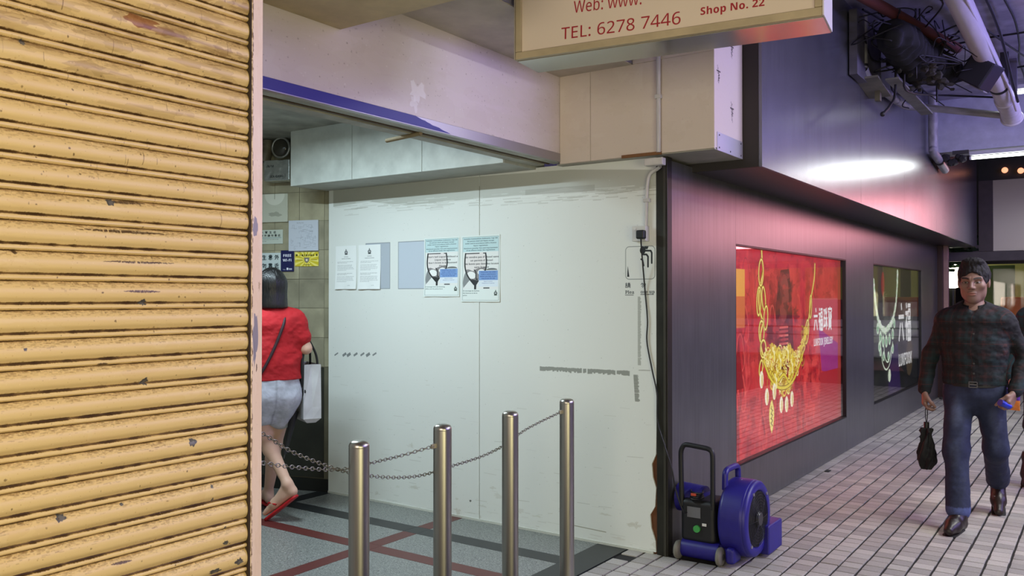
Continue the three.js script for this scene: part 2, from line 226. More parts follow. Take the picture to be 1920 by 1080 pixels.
// ───────────────────────── white painted hoarding wall of the passage ─────────────────────────
const cream = painted('#d9cdbb', 0.55), whiteBoard = painted('#cfd2cc', 0.5), greyBoard = painted('#b9bbb4', 0.6);
{
  const Z0 = -4.92, Z1 = -2.17, H = 2.33, PW = 1650, PH = 1400;
  const wz = (z) => (z - Z0) / (Z1 - Z0) * PW, wy = (y) => (1 - y / H) * PH, at = (px, py) => { const p = onX(px, py, WX); return [wz(p.z), wy(p.y)]; };
  const skin = canvasTex(PW, PH, (g, w, h) => {
    const r = rng(9); g.fillStyle = '#e3e7e3'; g.fillRect(0, 0, w, h);
    const poly = (pts, c, a) => { g.fillStyle = c; g.globalAlpha = a; g.beginPath(); pts.forEach(([x, y], i) => { const q = at(x, y); g[i ? 'lineTo' : 'moveTo'](q[0], q[1]); }); g.closePath(); g.fill(); g.globalAlpha = 1; };
    // unpainted primer band along the top, with brush edges
    poly([[625, 352], [1065, 318], [1232, 318], [1232, 352], [1160, 362], [1060, 352], [985, 366], [900, 372], [760, 385], [690, 378], [625, 388]], '#b3b5ac', 0.8);
    for (let i = 0; i < 240; i++) { const px = 625 + r() * 600, q = at(px, 388 - (px - 625) * 0.06 + (r() - 0.5) * 24 + 5); g.fillStyle = r() < 0.5 ? '#b6b8b0' : '#dfe3df'; g.globalAlpha = 0.5; g.fillRect(q[0], q[1], 20 + r() * 90, 1 + r() * 4); } g.globalAlpha = 1;
    poly([[985, 356], [1115, 346], [1115, 358], [985, 366]], '#a2a299', 0.7);
    // repainted grey patches, tape residue
    poly([[686, 457], [731, 455], [731, 541], [686, 543]], '#b3bcc6', 1); poly([[747, 454], [800, 452], [800, 541], [747, 542]], '#c2ccd8', 1);
    g.strokeStyle = '#8e959c'; g.lineWidth = 3; for (const q of [[686, 457, 731, 541], [747, 454, 800, 541]]) { const a = at(q[0], q[1]), b = at(q[2], q[3]); g.strokeRect(a[0], a[1], b[0] - a[0], b[1] - a[1]); }
    const strip = (a, b, c, d, th, col) => { const p = at(a, b), q = at(c, d); const n = 60; for (let i = 0; i < n; i++) { const t = i / n; if (r() < 0.025) continue; g.fillStyle = col; g.globalAlpha = 0.9; g.fillRect(mix(p[0], q[0], t) - (th / 2) * (Math.abs(c - a) < 20 ? 1 : 0), mix(p[1], q[1], t) - (Math.abs(c - a) < 20 ? 0 : th / 2) + (r() - 0.5) * 2, Math.abs(c - a) < 20 ? th * (0.7 + r() * 0.4) : Math.abs(q[0] - p[0]) / n + 1.5, Math.abs(c - a) < 20 ? Math.abs(q[1] - p[1]) / n + 1.5 : th * (0.7 + r() * 0.4)); } g.globalAlpha = 1; };
    strip(1012, 691, 1180, 700, 17, '#8f928c'); strip(1199, 556, 1199, 684, 13, '#aeb1ab'); strip(1192, 703, 1195, 752, 18, '#959892'); strip(1202, 694, 1216, 694, 20, '#b4b7b1');
    for (let i = 0; i < 7; i++) { const q = at(627 + i * 11.5 + r() * 4, 667); g.fillStyle = '#73787a'; g.globalAlpha = 0.85; g.save(); g.translate(q[0], q[1]); g.rotate(-0.5); g.fillRect(0, -5, 26, 6 + r() * 8); g.restore(); } g.globalAlpha = 1;
    // scuffs and dirt low down, where feet and carts rub
    for (let i = 0; i < 170; i++) { const y = 0.02 + Math.pow(r(), 2.2) * 0.9; g.globalAlpha = 0.06 + r() * 0.18; g.strokeStyle = r() < 0.5 ? '#8a8676' : '#77786f'; g.lineWidth = 0.6 + r() * 2; const x = r() * w, q = wy(y); g.beginPath(); g.moveTo(x, q); g.lineTo(x + (r() - 0.5) * 130, q + (r() - 0.5) * 5); g.stroke(); } g.globalAlpha = 1;
    for (let i = 0; i < 26; i++) blotch(g, r() * w, wy(Math.pow(r(), 2) * 0.5), 4 + r() * 22, 3 + r() * 8, r, '#9a957f', 0.10 + r() * 0.12, 0.6);
    { const p = at(1070, 984), q = at(1230, 1004); g.strokeStyle = '#8f8d7c'; g.lineWidth = 3; g.globalAlpha = 0.8; g.beginPath(); g.moveTo(p[0], p[1]); g.lineTo(p[0] + 150, p[1] + 4); g.stroke(); g.globalAlpha = 1; }
    speckle(g, w, h, 1500, r, ['#a8aca8', '#8f938f', '#f4f6f4'], 2.4);
    { const q = at(882, 939); blotch(g, q[0], q[1], 5, 5, r, '#5c5d58', 0.9); }
    // painted pictogram beside the socket: rounded frame, hands, words
    g.strokeStyle = '#8d9492'; g.lineWidth = 2.5; { const a = at(1173, 463), b = at(1228, 523); g.beginPath(); g.roundRect(a[0], a[1], b[0] - a[0], b[1] - a[1], 14); g.stroke(); }
    g.strokeStyle = '#17191a'; g.lineCap = 'round';
    const curve = (pts, lw) => { g.lineWidth = lw; g.beginPath(); pts.forEach(([x, y], i) => { const q = at(x, y); g[i ? 'lineTo' : 'moveTo'](q[0], q[1]); }); g.stroke(); };
    g.lineJoin = 'round'; curve([[1210, 470], [1220, 470], [1222, 474], [1222, 493]], 6); curve([[1204, 477], [1212, 477], [1215, 481], [1215, 500]], 6); curve([[1202, 486], [1205, 488], [1207, 498]], 5);
    poly([[1208, 462], [1216, 462], [1214, 467], [1210, 467]], '#17191a', 1); { const q = at(1205, 469); blotch(g, q[0], q[1], 11, 14, r, '#17191a', 1, 0.05); }
    poly([[1177, 499], [1180, 519], [1176, 519]], '#17191a', 1);
    g.fillStyle = '#3b4042'; g.font = 'bold 17px serif'; { const a = at(1172, 551), b = at(1201, 550); g.fillText('Plea', a[0], a[1]); g.fillText('ose up', b[0], b[1]); g.fillRect(a[0], a[1] + 3, 34, 2); g.fillRect(b[0], b[1] + 3, 52, 2); }
    { const a = at(1172, 538), b = at(1201, 538); glyph(g, 'cing', a[0], a[1] - 16, 22, 20, 2, '#3b4042'); glyph(g, 'mat', b[0], b[1] - 16, 22, 20, 2, '#3b4042'); }
  });
  skin.wrapS = skin.wrapT = THREE.ClampToEdgeWrapping; skin.repeat.set(1 / (Z1 - Z0), 1 / H); skin.offset.set(-Z0 / (Z1 - Z0), 0);
  const m = mat(0xffffff, 0.42, { map: skin });
  const w = struct('wall_passage', [WX, 0, -3.5]);
  const seam = onX(899, 600, WX).z;
  part(w, 'board', box(WX, WX + 0.03, 0.012, H, Z0, seam - 0.0025), m); 
  // right board: its lower street edge is broken away, showing brown wood behind
  { const pts = [[seam + 0.0025, 0.012], [Z1 - 0.004, 0.012]]; for (const [px, py] of [[1229, 1015], [1221, 990], [1219, 965], [1228, 950], [1230, 915], [1224, 895], [1222, 870], [1230, 852]]) { const q = onX(px, py, WX); pts.push([q.z, q.y]); } pts.push([Z1, 0.72], [Z1, H], [seam + 0.0025, H]);
    const s = new THREE.Shape(pts.map(([z, y]) => new THREE.Vector2(z, y))); const g = new THREE.ExtrudeGeometry(s, { depth: 0.03, bevelEnabled: false }); g.rotateY(-Math.PI / 2); g.scale(1, 1, 1);
    // shape x -> world z, extrude -> world -x
    g.translate(WX + 0.03, 0, 0); part(w, 'board', worldUV(g), m, 'white board with a broken lower edge'); }
  part(w, 'wood_stud', box(WX + 0.012, WX + 0.05, 0.0, 0.8, Z1 - 0.09, Z1), painted('#7b4a26', 0.8, coarseMap), 'exposed brown wood');
  part(w, 'core', box(WX + 0.031, WX + 0.16, 0, H, Z0, Z1 - 0.001), painted('#8a8a84', 0.8));
  part(w, 'skirting_bead', box(WX - 0.006, WX + 0.004, 0, 0.014, Z0, Z1 - 0.02), painted('#dcdfd6', 0.5));
}

// ───────────────────────── passage: bulkhead box, back wall, ceiling, side wall ─────────────────────────
{
  const bk = struct('trim_1', [4.4, 2.32, -4]);
  const BX = 4.21, z0 = -4.94, cuts = [z0, onX(660, 280, BX).z, onX(791, 280, BX).z, -3.012];
  const face = painted('#c9cfc9', 0.45);
  for (let i = 0; i < 3; i++) part(bk, 'bulkhead_panel', box(BX, BX + 0.02, 2.318, 2.72, cuts[i] + 0.0022, cuts[i + 1] - 0.0022), face);
  part(bk, 'bulkhead_core', box(BX + 0.021, WX + 0.1, 2.325, 2.72, z0 + 0.002, -3.012), painted('#a9ada6', 0.6));
  part(bk, 'bulkhead_panel', box(BX + 0.02, WX, 2.318, 2.325, z0, -3.012), painted('#b4b6ae', 0.55));
  const c = struct('ceiling_passage', [3, 2.72, -5]);
  part(c, 'ceiling_board', box(1.6, WX + 0.3, 2.72, 2.80, -5.05, -3.01), painted('#b9bab0', 0.6, coarseMap));
  part(c, 'ceiling_board', box(1.6, WX + 0.3, 2.73, 2.80, -7.4, -5.062), painted('#aeb0a6', 0.6, coarseMap));
  const s = struct('wall_left', [1.6, 0, -5]);
  part(s, 'plaster', box(1.55, 1.745, 0, 2.72, -7.3, -2.275), painted('#b8b4a6', 0.7));
  const e = struct('wall_end', [3, 0, -7.3]);
  part(e, 'plaster', box(1.55, 5.2, 0, 2.8, -7.4, -7.2), painted('#8d8b80', 0.7));
}
// diagonal tiled wall at the back of the passage
const TA = V(4.586, 0, -4.91), TB = V(4.395, 0, -5.507), TDIR = TB.clone().sub(TA).normalize(), TN = V(-TDIR.z, 0, TDIR.x).multiplyScalar(-1);
if (TN.dot(EYE.clone().sub(TA)) < 0) TN.negate();
const TROT = Math.atan2(TN.x, TN.z);
// box on that wall: s metres along it from the corner, y, depth out of the wall
function wallBox(s0, s1, y0, y1, d0, d1, bevel = 0) {
  const g = box(-(s1 - s0) / 2, (s1 - s0) / 2, y0, y1, d0, d1, bevel); g.rotateY(TROT);
  const c = TA.clone().addScaledVector(TDIR, (s0 + s1) / 2); g.translate(c.x, 0, c.z); return g;
}
const onT = (px, py) => { const r = ray(px, py), t = TA.clone().sub(EYE).dot(TN) / r.dot(TN), p = EYE.clone().addScaledVector(r, t); return { s: p.clone().sub(TA).dot(TDIR), y: p.y }; };
{
  const w = struct('wall_back', [TA.x, 0, TA.z]);
  const tones = ['#b2ad92', '#aaa68c', '#b9b499', '#a39f88'].map((c) => painted(c, 0.35, coarseMap)), r = rng(14);
  part(w, 'bed', wallBox(-0.02, 2.4, 0, 2.74, -0.12, -0.004), painted('#7d7a68', 0.85));
  const y0 = onT(600, 688).y, th = (onT(600, 414).y - y0) / 5, tw = 0.22;
  for (let i = 0; i < 11; i++) for (let j = 0; j < 9; j++) {
    const s0 = i === 0 ? 0.002 : 0.062 + (i - 1) * tw, s1 = i === 0 ? 0.058 : s0 + tw - 0.004, a = y0 + j * th;
    if (a > 2.72) continue;
    part(w, 'wall_tile', wallBox(s0, s1, a + 0.003, Math.min(a + th, 2.72), -0.006, (r() - 0.5) * 0.003), tones[r() * 4 | 0]);
  }
  const dark = painted('#35372f', 0.3, coarseMap);
  for (let i = 0; i < 6; i++) part(w, 'dado_tile', wallBox(0.062 + i * 0.4, 0.062 + i * 0.4 + 0.397, 0.105, y0 - 0.002, -0.006, 0.002), dark, 'dark stone dado slab');
  part(w, 'skirting', wallBox(0.0, 2.3, 0.0, 0.1, -0.006, 0.006), painted('#1e201d', 0.35));
  part(w, 'corner_strip', wallBox(-0.001, 0.058, 0.0, y0, -0.006, 0.003), painted('#6e6b58', 0.6, coarseMap));
}

// ───────────────────────── lintel over the entrance, with a shutter track underneath ─────────────────────────
{
  const L = struct('wall_lintel', [3.2, 2.34, LINZ]);
  const wash = canvasTex(1024, 256, (g, w, h) => { const r = rng(44); g.fillStyle = '#d9cfc9'; g.fillRect(0, 0, w, h); for (let i = 0; i < 50; i++) blotch(g, r() * w, r() * h, 20 + r() * 90, 10 + r() * 40, r, r() < 0.5 ? '#cdbfb6' : '#e0d9d6', 0.18, 0.5); speckle(g, w, h, 900, r, ['#8e8179', '#a3968e', '#f0ebe7'], 2.5); for (let i = 0; i < 500; i++) { g.fillStyle = '#7d6f66'; g.globalAlpha = 0.25 * r(); g.fillRect(r() * w, h - Math.pow(r(), 3) * 26 - 2, 2 + r() * 7, 1 + r() * 4); } g.globalAlpha = 0.8; blotch(g, 520, 178, 16, 22, r, '#f1eeee', 0.75, 0.5); blotch(g, 512, 205, 9, 16, r, '#f1eeee', 0.6, 0.5); });
  wash.repeat.set(1 / 2.9, 1 / 0.56); wash.offset.set(-1.7 / 2.9, -2.34 / 0.56);
  part(L, 'fascia_board', box(1.74, WX - 0.02, 2.391, 2.88, LINZ - 0.2, LINZ), mat(0xffffff, 0.32, { map: wash }));
  const metal = mat('#a7a3a6', 0.4, { metalness: 0.8 }), film = mat('#2b2b8c', 0.42);
  const xf = onZ(838, 250, LINZ).x;
  part(L, 'metal_trim', box(1.74, WX - 0.02, 2.337, 2.391, LINZ - 0.02, LINZ + 0.006, 0.002), metal);
  { // blue protective film still on the left part, torn at its end
    const s = new THREE.Shape(), r = rng(3); s.moveTo(1.75, 2.342); s.lineTo(1.75, 2.389); s.lineTo(xf - 0.25, 2.389); for (let i = 1; i < 12; i++) s.lineTo(xf - 0.25 + i * 0.022 + (r() - 0.5) * 0.02, 2.389 - i * 0.0039 + (r() - 0.5) * 0.004); s.lineTo(xf + 0.02, 2.342); s.closePath();
    const g = new THREE.ExtrudeGeometry(s, { depth: 0.0012, bevelEnabled: false }); g.translate(0, 0, LINZ + 0.0062); part(L, 'protective_film', g, film, 'peeling blue protective film');
  }
  const under = painted('#c0c0b4', 0.6, coarseMap), dark = painted('#2c2620', 0.8);
  part(L, 'soffit_board', box(1.74, WX - 0.02, 2.337, 2.36, LINZ - 0.075, LINZ - 0.021), under);
  part(L, 'soffit_board', box(1.74, WX - 0.02, 2.337, 2.36, LINZ - 0.222, LINZ - 0.145), under);
  part(L, 'track_slot', box(1.74, WX - 0.02, 2.38, 2.39, LINZ - 0.2, LINZ - 0.021), dark);
  part(L, 'track_rail', box(1.74, WX - 0.02, 2.340, 2.375, LINZ - 0.118, LINZ - 0.104), painted('#5c4a36', 0.7));
  part(L, 'back_board', box(1.74, WX - 0.02, 2.36, 2.73, LINZ - 0.235, LINZ - 0.222), under);
  { const a = onY(738, 262, 2.331), b = onY(775, 252, 2.331); part(L, 'wood_batten', rod(V(a.x, 2.331, a.z - 0.05), V(b.x, 2.331, b.z + 0.05), 0.011, 8), painted('#8f7f5e', 0.8)); }
  const cl = struct('ceiling_recess', [3.5, 2.865, -2.5]);
  part(cl, 'ceiling_board', box(2.66, 5.2, 2.865, 2.93, LINZ - 0.05, -2.29), painted('#c9c0b2', 0.6));
  const rs = struct('wall_upper', [3.5, 2.87, -2.3]);
  part(rs, 'riser', box(2.66, 4.94, 2.87, CEIL, -2.45, -2.285), painted('#8e8aa0', 0.7));
}
// upper panel box over the white wall, ends at the dark shop fascia
{
  const b = struct('wall_panel_box', [4.7, 2.32, -2.3]); const X = 4.50;
  const scr = canvasTex(1024, 512, (g, w, h) => { const r = rng(52); g.fillStyle = '#dccfc2'; g.fillRect(0, 0, w, h); for (let i = 0; i < 30; i++) blotch(g, r() * w, r() * h, 20 + r() * 70, 10 + r() * 40, r, r() < 0.5 ? '#d2c4b6' : '#e4dad0', 0.2, 0.5); speckle(g, w, h, 700, r, ['#8a7d72', '#f0e9e2'], 2); });
  scr.repeat.set(0.9, 1.6); const m = mat(0xffffff, 0.5, { map: scr });
  const s1 = onX(1107, 220, X).z, s2 = onX(1241, 220, X).z, zE = onX(1340, 200, X).z;
  const cuts = [LINZ + 0.001, s1, s2, zE];
  for (let i = 0; i < 3; i++) part(b, 'cladding_panel', box(X - (i === 2 ? 0.006 : 0), X + 0.02, 2.325, 2.865, cuts[i] + 0.0015, cuts[i + 1] - 0.0015), m);
  part(b, 'core', box(X + 0.021, 4.935, 2.33, 3.2, LINZ - 0.02, zE - 0.012), painted('#8f8a80', 0.7));
  part(b, 'underside_board', box(X, 4.935, 2.318, 2.324, LINZ - 0.02, zE - 0.001), painted('#a9a79c', 0.6));
  part(b, 'upper_panel', box(X - 0.006, X + 0.02, 2.866, CEIL, -2.283, zE - 0.001), m);
  // street end of the box: bare board with torn glue marks and a screwed metal plate
  const glue = canvasTex(256, 1024, (g, w, h) => { const r = rng(61); g.fillStyle = '#cfc1bb'; g.fillRect(0, 0, w, h); speckle(g, w, h, 400, r, ['#8d807a', '#e9dfda'], 2);
    const scar = (x, y, len) => { g.fillStyle = '#3a2f2b'; for (let i = 0; i < len; i += 3) { const k = Math.sin(i / len * Math.PI); g.globalAlpha = 0.9; g.fillRect(x + (r() - 0.5) * 10 + i * 0.06, y + i, 1 + r() * 12 * k, 3 + r() * 3); } g.fillRect(x - 10, y + len * 0.3, 34, 9); g.globalAlpha = 1; };
    scar(30, 520, 110); scar(150, 700, 130); scar(150, 320, 110); scar(20, 150, 160); scar(160, 930, 60); });
  glue.wrapS = glue.wrapT = THREE.ClampToEdgeWrapping; glue.repeat.set(1 / 0.44, 1 / 0.95); glue.offset.set(-4.495 / 0.44, -2.33 / 0.95);
  part(b, 'end_board', box(X - 0.004, 4.935, 2.33, CEIL, zE - 0.011, zE), mat(0xffffff, 0.6, { map: glue }));
  const pl = part(b, 'metal_plate', box(X + 0.03, 4.932, 2.318, 2.42, zE + 0.0004, zE + 0.003), mat('#b9b7bd', 0.4, { metalness: 0.5 }));
  for (const [x, y] of [[4.56, 2.335], [4.9, 2.335], [4.56, 2.405], [4.9, 2.405], [4.73, 2.335]]) part(pl, 'screw', rod(V(x, y, zE + 0.003), V(x, y, zE + 0.005), 0.005, 8), mat('#444', 0.5, { metalness: 0.8 }));
  { const a = onY(1165, 297, 2.318), c = onY(1245, 291, 2.318); part(b, 'wood_strip', box(X - 0.012, X + 0.0, 2.318, 2.336, a.z, c.z), painted('#8a5f38', 0.7)); }
}

// ───────────────────────── dark jewellery shopfront ─────────────────────────
const dkMetal = (c, r = 0.42) => mat(c, r, { metalness: 0.55 });
const BOXES = [{ x0: 5.68, x1: 8.676 }, { x0: 9.85, x1: 12.73 }];
const BY0 = 0.33, BY1 = 1.865;
{
  const streak = dataTex(512, (u, v) => { const k = 215 + 40 * (fbm(u * 60, v * 3, 2, 4) - 0.5) + 24 * (fbm(u * 6, v * 6, 9) - 0.5); return [k, k, k]; });
  const panel = mat('#7a7b7d', 0.30, { metalness: 0.5, map: streak });
  const w = struct('wall_shop', [9, 0, SHOPZ]);
  const zb = SHOPZ - 0.12, top = 2.30;
  const put = (x0, x1, y0, y1) => part(w, 'cladding_panel', box(x0 + 0.001, x1 - 0.001, y0 + 0.001, y1 - 0.001, zb, SHOPZ), panel);
  put(4.63, BOXES[0].x0, 0.005, top); put(BOXES[0].x0, BOXES[0].x1, BY1, top); put(BOXES[0].x0, BOXES[0].x1, 0.005, BY0);
  put(BOXES[0].x1, BOXES[1].x0, 0.005, top); put(BOXES[1].x0, BOXES[1].x1, BY1, top); put(BOXES[1].x0, BOXES[1].x1, 0.005, BY0); put(BOXES[1].x1, 14.06, 0.005, top);
  part(w, 'core', box(4.75, 14.06, 0.005, 2.6, zb - 0.3, zb - 0.1), mat('#222', 0.8));
  const tr = struct('trim_2', [4.6, 0, SHOPZ]);
  part(tr, 'corner_post', box(4.565, 4.629, 0.0, 2.316, SHOPZ - 0.066, SHOPZ + 0.004, 0.003), mat('#3b3a33', 0.45, { metalness: 0.5, map: coarseMap }));
  part(tr, 'corner_bead', box(4.559, 4.566, 0.0, 2.316, SHOPZ - 0.02, SHOPZ - 0.006), mat('#4d4b43', 0.4, { metalness: 0.6 }));
  // projecting fascia: brushed metal panels over a dark soffit
  const f = struct('wall_fascia', [9, 2.27, FASZ]);
  const brushed = mat('#94969c', 0.26, { metalness: 0.75, map: streak });
  const cuts = [4.94, 7.38, 9.19, 11.10, 12.95, 14.87];
  for (let i = 0; i < 5; i++) part(f, 'fascia_panel', box(cuts[i] + 0.0018, cuts[i + 1] - 0.0018, 2.268, CEIL, FASZ - 0.02, FASZ), brushed);
  part(f, 'end_panel', box(4.938, 4.958, 2.268, CEIL, SHOPZ - 0.05, FASZ - 0.0205), dkMetal('#3a3634', 0.5));
  part(f, 'soffit', box(4.959, 14.87, 2.268, 2.275, SHOPZ - 0.05, FASZ - 0.0205), dkMetal('#4c4746', 0.42));
  part(f, 'core', box(4.959, 14.85, 2.31, CEIL, SHOPZ - 0.2, FASZ - 0.03), mat('#222', 0.8));
}

// ───────────────────────── arcade ceiling, cross beams, things beyond ─────────────────────────
{
  const c = struct('ceiling_arcade', [8, CEIL, 0]);
  part(c, 'slab', box(2.70, 16, CEIL, CEIL + 0.2, -2.8, 1.6), painted('#c4c0d2', 0.8, coarseMap));
  part(c, 'beam', box(11.05, 11.45, 3.19, CEIL, FASZ, 1.6), painted('#c3c6d2', 0.6), 'pale cross beam');
  const b = struct('wall_far', [15, 2, 0]);
  part(b, 'metal_panel', box(15.02, 15.1, 2.21, 3.30, onX(1862, 400, 15.02).z, -0.6), mat('#9a949a', 0.35, { metalness: 0.7 }));
  part(b, 'side_panel', box(15.0, 15.1, 2.21, 3.30, FASZ + 0.01, onX(1862, 400, 15).z - 0.002), painted('#4e4446', 0.6));
  part(b, 'head_rail', box(15.0, 15.12, 2.06, 2.205, -2.1, -0.6, 0.004), painted('#5a5355', 0.6));
  part(b, 'dark_board', box(15.1, 15.2, 3.30, CEIL, FASZ, -0.6), painted('#2b302c', 0.7));
  part(b, 'door_post', box(14.08, 14.16, 0, 2.27, SHOPZ - 0.02, SHOPZ + 0.07, 0.006), painted('#3c201c', 0.5), 'dark brown door post');
  part(b, 'door_post', box(14.17, 14.26, 0, 2.27, SHOPZ - 0.02, SHOPZ + 0.13, 0.006), painted('#b08a80', 0.5), 'pinkish door post');
}
// street across: shopfronts that light and mirror in the shop
{
  const s = struct('wall_opposite', [6, 0, 7]);
  part(s, 'facade', box(-6, 40, 0, 7, 7, 7.3), painted('#6a6470', 0.8));
  part(s, 'plinth', box(-6, 40, 0, 0.9, 6.9, 7.0), painted('#8f8a88', 0.7));
}

// ───────────────────────── roller shutter ─────────────────────────
{
  const X0 = -1.2, X1 = 1.701, P = 0.0743, CW = 1024, CH = 2048, U0 = 0.7, U1 = 1.72, V0 = 0.4, V1 = 2.65;
  const cx = (x) => (x - U0) / (U1 - U0) * CW, cy = (y) => (1 - (y - V0) / (V1 - V0)) * CH, at = (px, py) => { const q = onZ(px, py, SHUTZ); return [cx(q.x), cy(q.y)]; };
  const yRib = onZ(470, 127, SHUTZ).y;                                        // a rib seen at that height
  const k0 = Math.floor(yRib / P), ph = yRib - k0 * P;                        // rib centre phase
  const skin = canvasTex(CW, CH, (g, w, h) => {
    const r = rng(88); g.fillStyle = '#dfc27e'; g.fillRect(0, 0, w, h);
    for (let i = 0; i < 160; i++) blotch(g, r() * w, r() * h, 15 + r() * 70, 6 + r() * 22, r, ['#d6b772', '#e8cf90', '#d2b271', '#dfbf7c'][r() * 4 | 0], 0.25, 0.5);
    // dirt and shade painted into the two grooves beside every rib: a ragged dark seam, and loose grains around it
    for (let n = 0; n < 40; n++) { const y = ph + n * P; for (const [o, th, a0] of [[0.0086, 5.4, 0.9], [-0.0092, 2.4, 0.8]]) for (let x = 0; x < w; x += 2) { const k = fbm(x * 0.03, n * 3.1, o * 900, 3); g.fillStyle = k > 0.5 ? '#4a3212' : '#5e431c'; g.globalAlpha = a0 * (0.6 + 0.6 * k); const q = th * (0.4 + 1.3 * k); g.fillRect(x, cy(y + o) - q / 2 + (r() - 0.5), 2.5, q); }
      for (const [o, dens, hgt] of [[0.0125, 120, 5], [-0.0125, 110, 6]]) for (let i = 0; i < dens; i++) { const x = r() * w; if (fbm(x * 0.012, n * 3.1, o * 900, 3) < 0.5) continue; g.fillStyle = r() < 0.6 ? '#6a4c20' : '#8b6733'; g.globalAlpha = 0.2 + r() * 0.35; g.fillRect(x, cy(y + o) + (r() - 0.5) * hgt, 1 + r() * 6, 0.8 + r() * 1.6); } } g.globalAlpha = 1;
    // dust plus shade painted on the upper shoulder of every band: grains and short smears with ragged lower edges
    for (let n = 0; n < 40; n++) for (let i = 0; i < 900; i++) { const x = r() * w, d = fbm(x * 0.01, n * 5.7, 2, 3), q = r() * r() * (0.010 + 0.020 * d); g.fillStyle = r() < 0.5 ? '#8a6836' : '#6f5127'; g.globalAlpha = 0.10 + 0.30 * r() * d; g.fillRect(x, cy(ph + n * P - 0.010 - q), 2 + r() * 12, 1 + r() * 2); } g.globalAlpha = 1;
    // grime stains towards the top of the shutter, with drips
    for (let i = 0; i < 260; i++) { const y = 2.0 + Math.pow(r(), 0.7) * 0.65; blotch(g, r() * w, cy(y), 20 + r() * 80, 4 + r() * 12, r, r() < 0.7 ? '#7b5b2e' : '#5e4322', 0.09 + r() * 0.13, 0.6); }
    for (let i = 0; i < 90; i++) { const x = r() * w, y = cy(1.75 + r() * 0.85); g.strokeStyle = '#54381a'; g.globalAlpha = 0.15 + r() * 0.4; g.lineWidth = 0.7 + r() * 1.6; g.beginPath(); g.moveTo(x, y); g.quadraticCurveTo(x + (r() - 0.5) * 6, y + 15, x + (r() - 0.5) * 8, y + 12 + r() * 34); g.stroke(); } g.globalAlpha = 1;
    { const a = at(262, 42); blotch(g, a[0], a[1], 46, 15, r, '#7a3c14', 0.6, 0.4); blotch(g, a[0] + 60, a[1] + 10, 60, 10, r, '#6b3c1a', 0.35, 0.5); }
    // scratches and chips of the paint
    const gash = (x0, y0, x1, y1, th) => { const a = at(x0, y0), b = at(x1, y1); for (let i = 0; i <= 60; i++) { const t = i / 60; if (r() < 0.12) continue; g.fillStyle = r() < 0.7 ? '#4f3a1c' : '#6e5a3a'; g.globalAlpha = 0.85; const k = Math.sin(t * Math.PI) * th + 0.8; g.fillRect(mix(a[0], b[0], t), mix(a[1], b[1], t) - k / 2 + (r() - 0.5) * 2, Math.abs(b[0] - a[0]) / 55 + 1, k); } g.globalAlpha = 1; };
    gash(200, 378, 270, 382, 7); gash(140, 429, 313, 440, 6); gash(190, 490, 322, 494, 4); gash(228, 546, 295, 547, 5); gash(205, 1058, 243, 1050, 5); gash(180, 683, 200, 682, 4); gash(20, 470, 30, 474, 8);
    for (const [x, y, a, b] of [[205, 379, 10, 7], [266, 567, 9, 6], [268, 715, 9, 8], [357, 829, 11, 8], [112, 970, 10, 8], [40, 80, 6, 6], [44, 655, 3, 3], [395, 912, 3, 4], [226, 945, 4, 3], [420, 989, 3, 4], [396, 936, 3, 4], [420, 1017, 8, 5], [400, 1070, 16, 5], [445, 1052, 12, 8]]) { const q = at(x, y); blotch(g, q[0], q[1], a * 1.2, b * 1.2, r, '#4d4a42', 1, 0.35); blotch(g, q[0] + 1, q[1] + 2, a * 0.7, b * 0.7, r, '#6f6a5e', 0.8, 0.35); }
    for (let i = 0; i < 420; i++) { const y = r() * h; blotch(g, r() * w, y, 0.8 + r() * 2.4, 0.8 + r() * 2.4, r, '#5c4522', 0.3 + r() * 0.5, 0.4); }
    speckle(g, w, h, 9000, r, ['#c79f58', '#efd49a', '#b08a4a'], 2.2);
  });
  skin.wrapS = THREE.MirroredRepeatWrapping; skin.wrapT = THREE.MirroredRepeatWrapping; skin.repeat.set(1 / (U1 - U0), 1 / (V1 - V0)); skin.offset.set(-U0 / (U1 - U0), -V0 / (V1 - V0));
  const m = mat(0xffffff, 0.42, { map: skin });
  const t = thing('roller_shutter', 'closed cream-yellow metal roller shutter with rust streaks and chipped paint', 'shutter', [0.25, 0, SHUTZ]);
  // slat profile: broad convex band, groove, narrow rib, groove
  const prof = []; const half = P / 2;
  for (const [y, z] of [[-0.0092, -0.004], [-0.0075, -0.001], [-0.006, 0.0035], [-0.003, 0.0062], [0.001, 0.0068], [0.0045, 0.0050], [0.0064, 0.0012], [0.0072, -0.005], [0.0095, -0.006], [0.0105, -0.001], [0.0135, 0.0035], [0.020, 0.0078], [0.028, 0.0102], [0.036, 0.0108], [0.044, 0.0098], [0.052, 0.0070], [0.059, 0.0030], [0.0648, -0.0035]]) prof.push([y, z]);
  const sh = new THREE.Shape(); prof.forEach(([y, z], i) => sh[i ? 'lineTo' : 'moveTo'](-z, y)); sh.lineTo(0.014, 0.0648); sh.lineTo(0.014, -0.0092); sh.closePath();
  let base = new THREE.ExtrudeGeometry(sh, { depth: X1 - X0, bevelEnabled: false, curveSegments: 1 }); base = toCreasedNormals(base, 0.75); base.rotateY(Math.PI / 2);
  for (let n = 0; n < 36; n++) {
    const y = ph + n * P; if (y > 2.66) break;
    const g = base.clone(); g.translate(X0, y, SHUTZ); const uvd = g.toNonIndexed ? g : g; const p = uvd.attributes.position, uv = new Float32Array(p.count * 2); for (let i = 0; i < p.count; i++) { uv[2 * i] = p.getX(i); uv[2 * i + 1] = p.getY(i); } uvd.setAttribute('uv', new THREE.BufferAttribute(uv, 2));
    part(t, 'slat', uvd, m);
  }
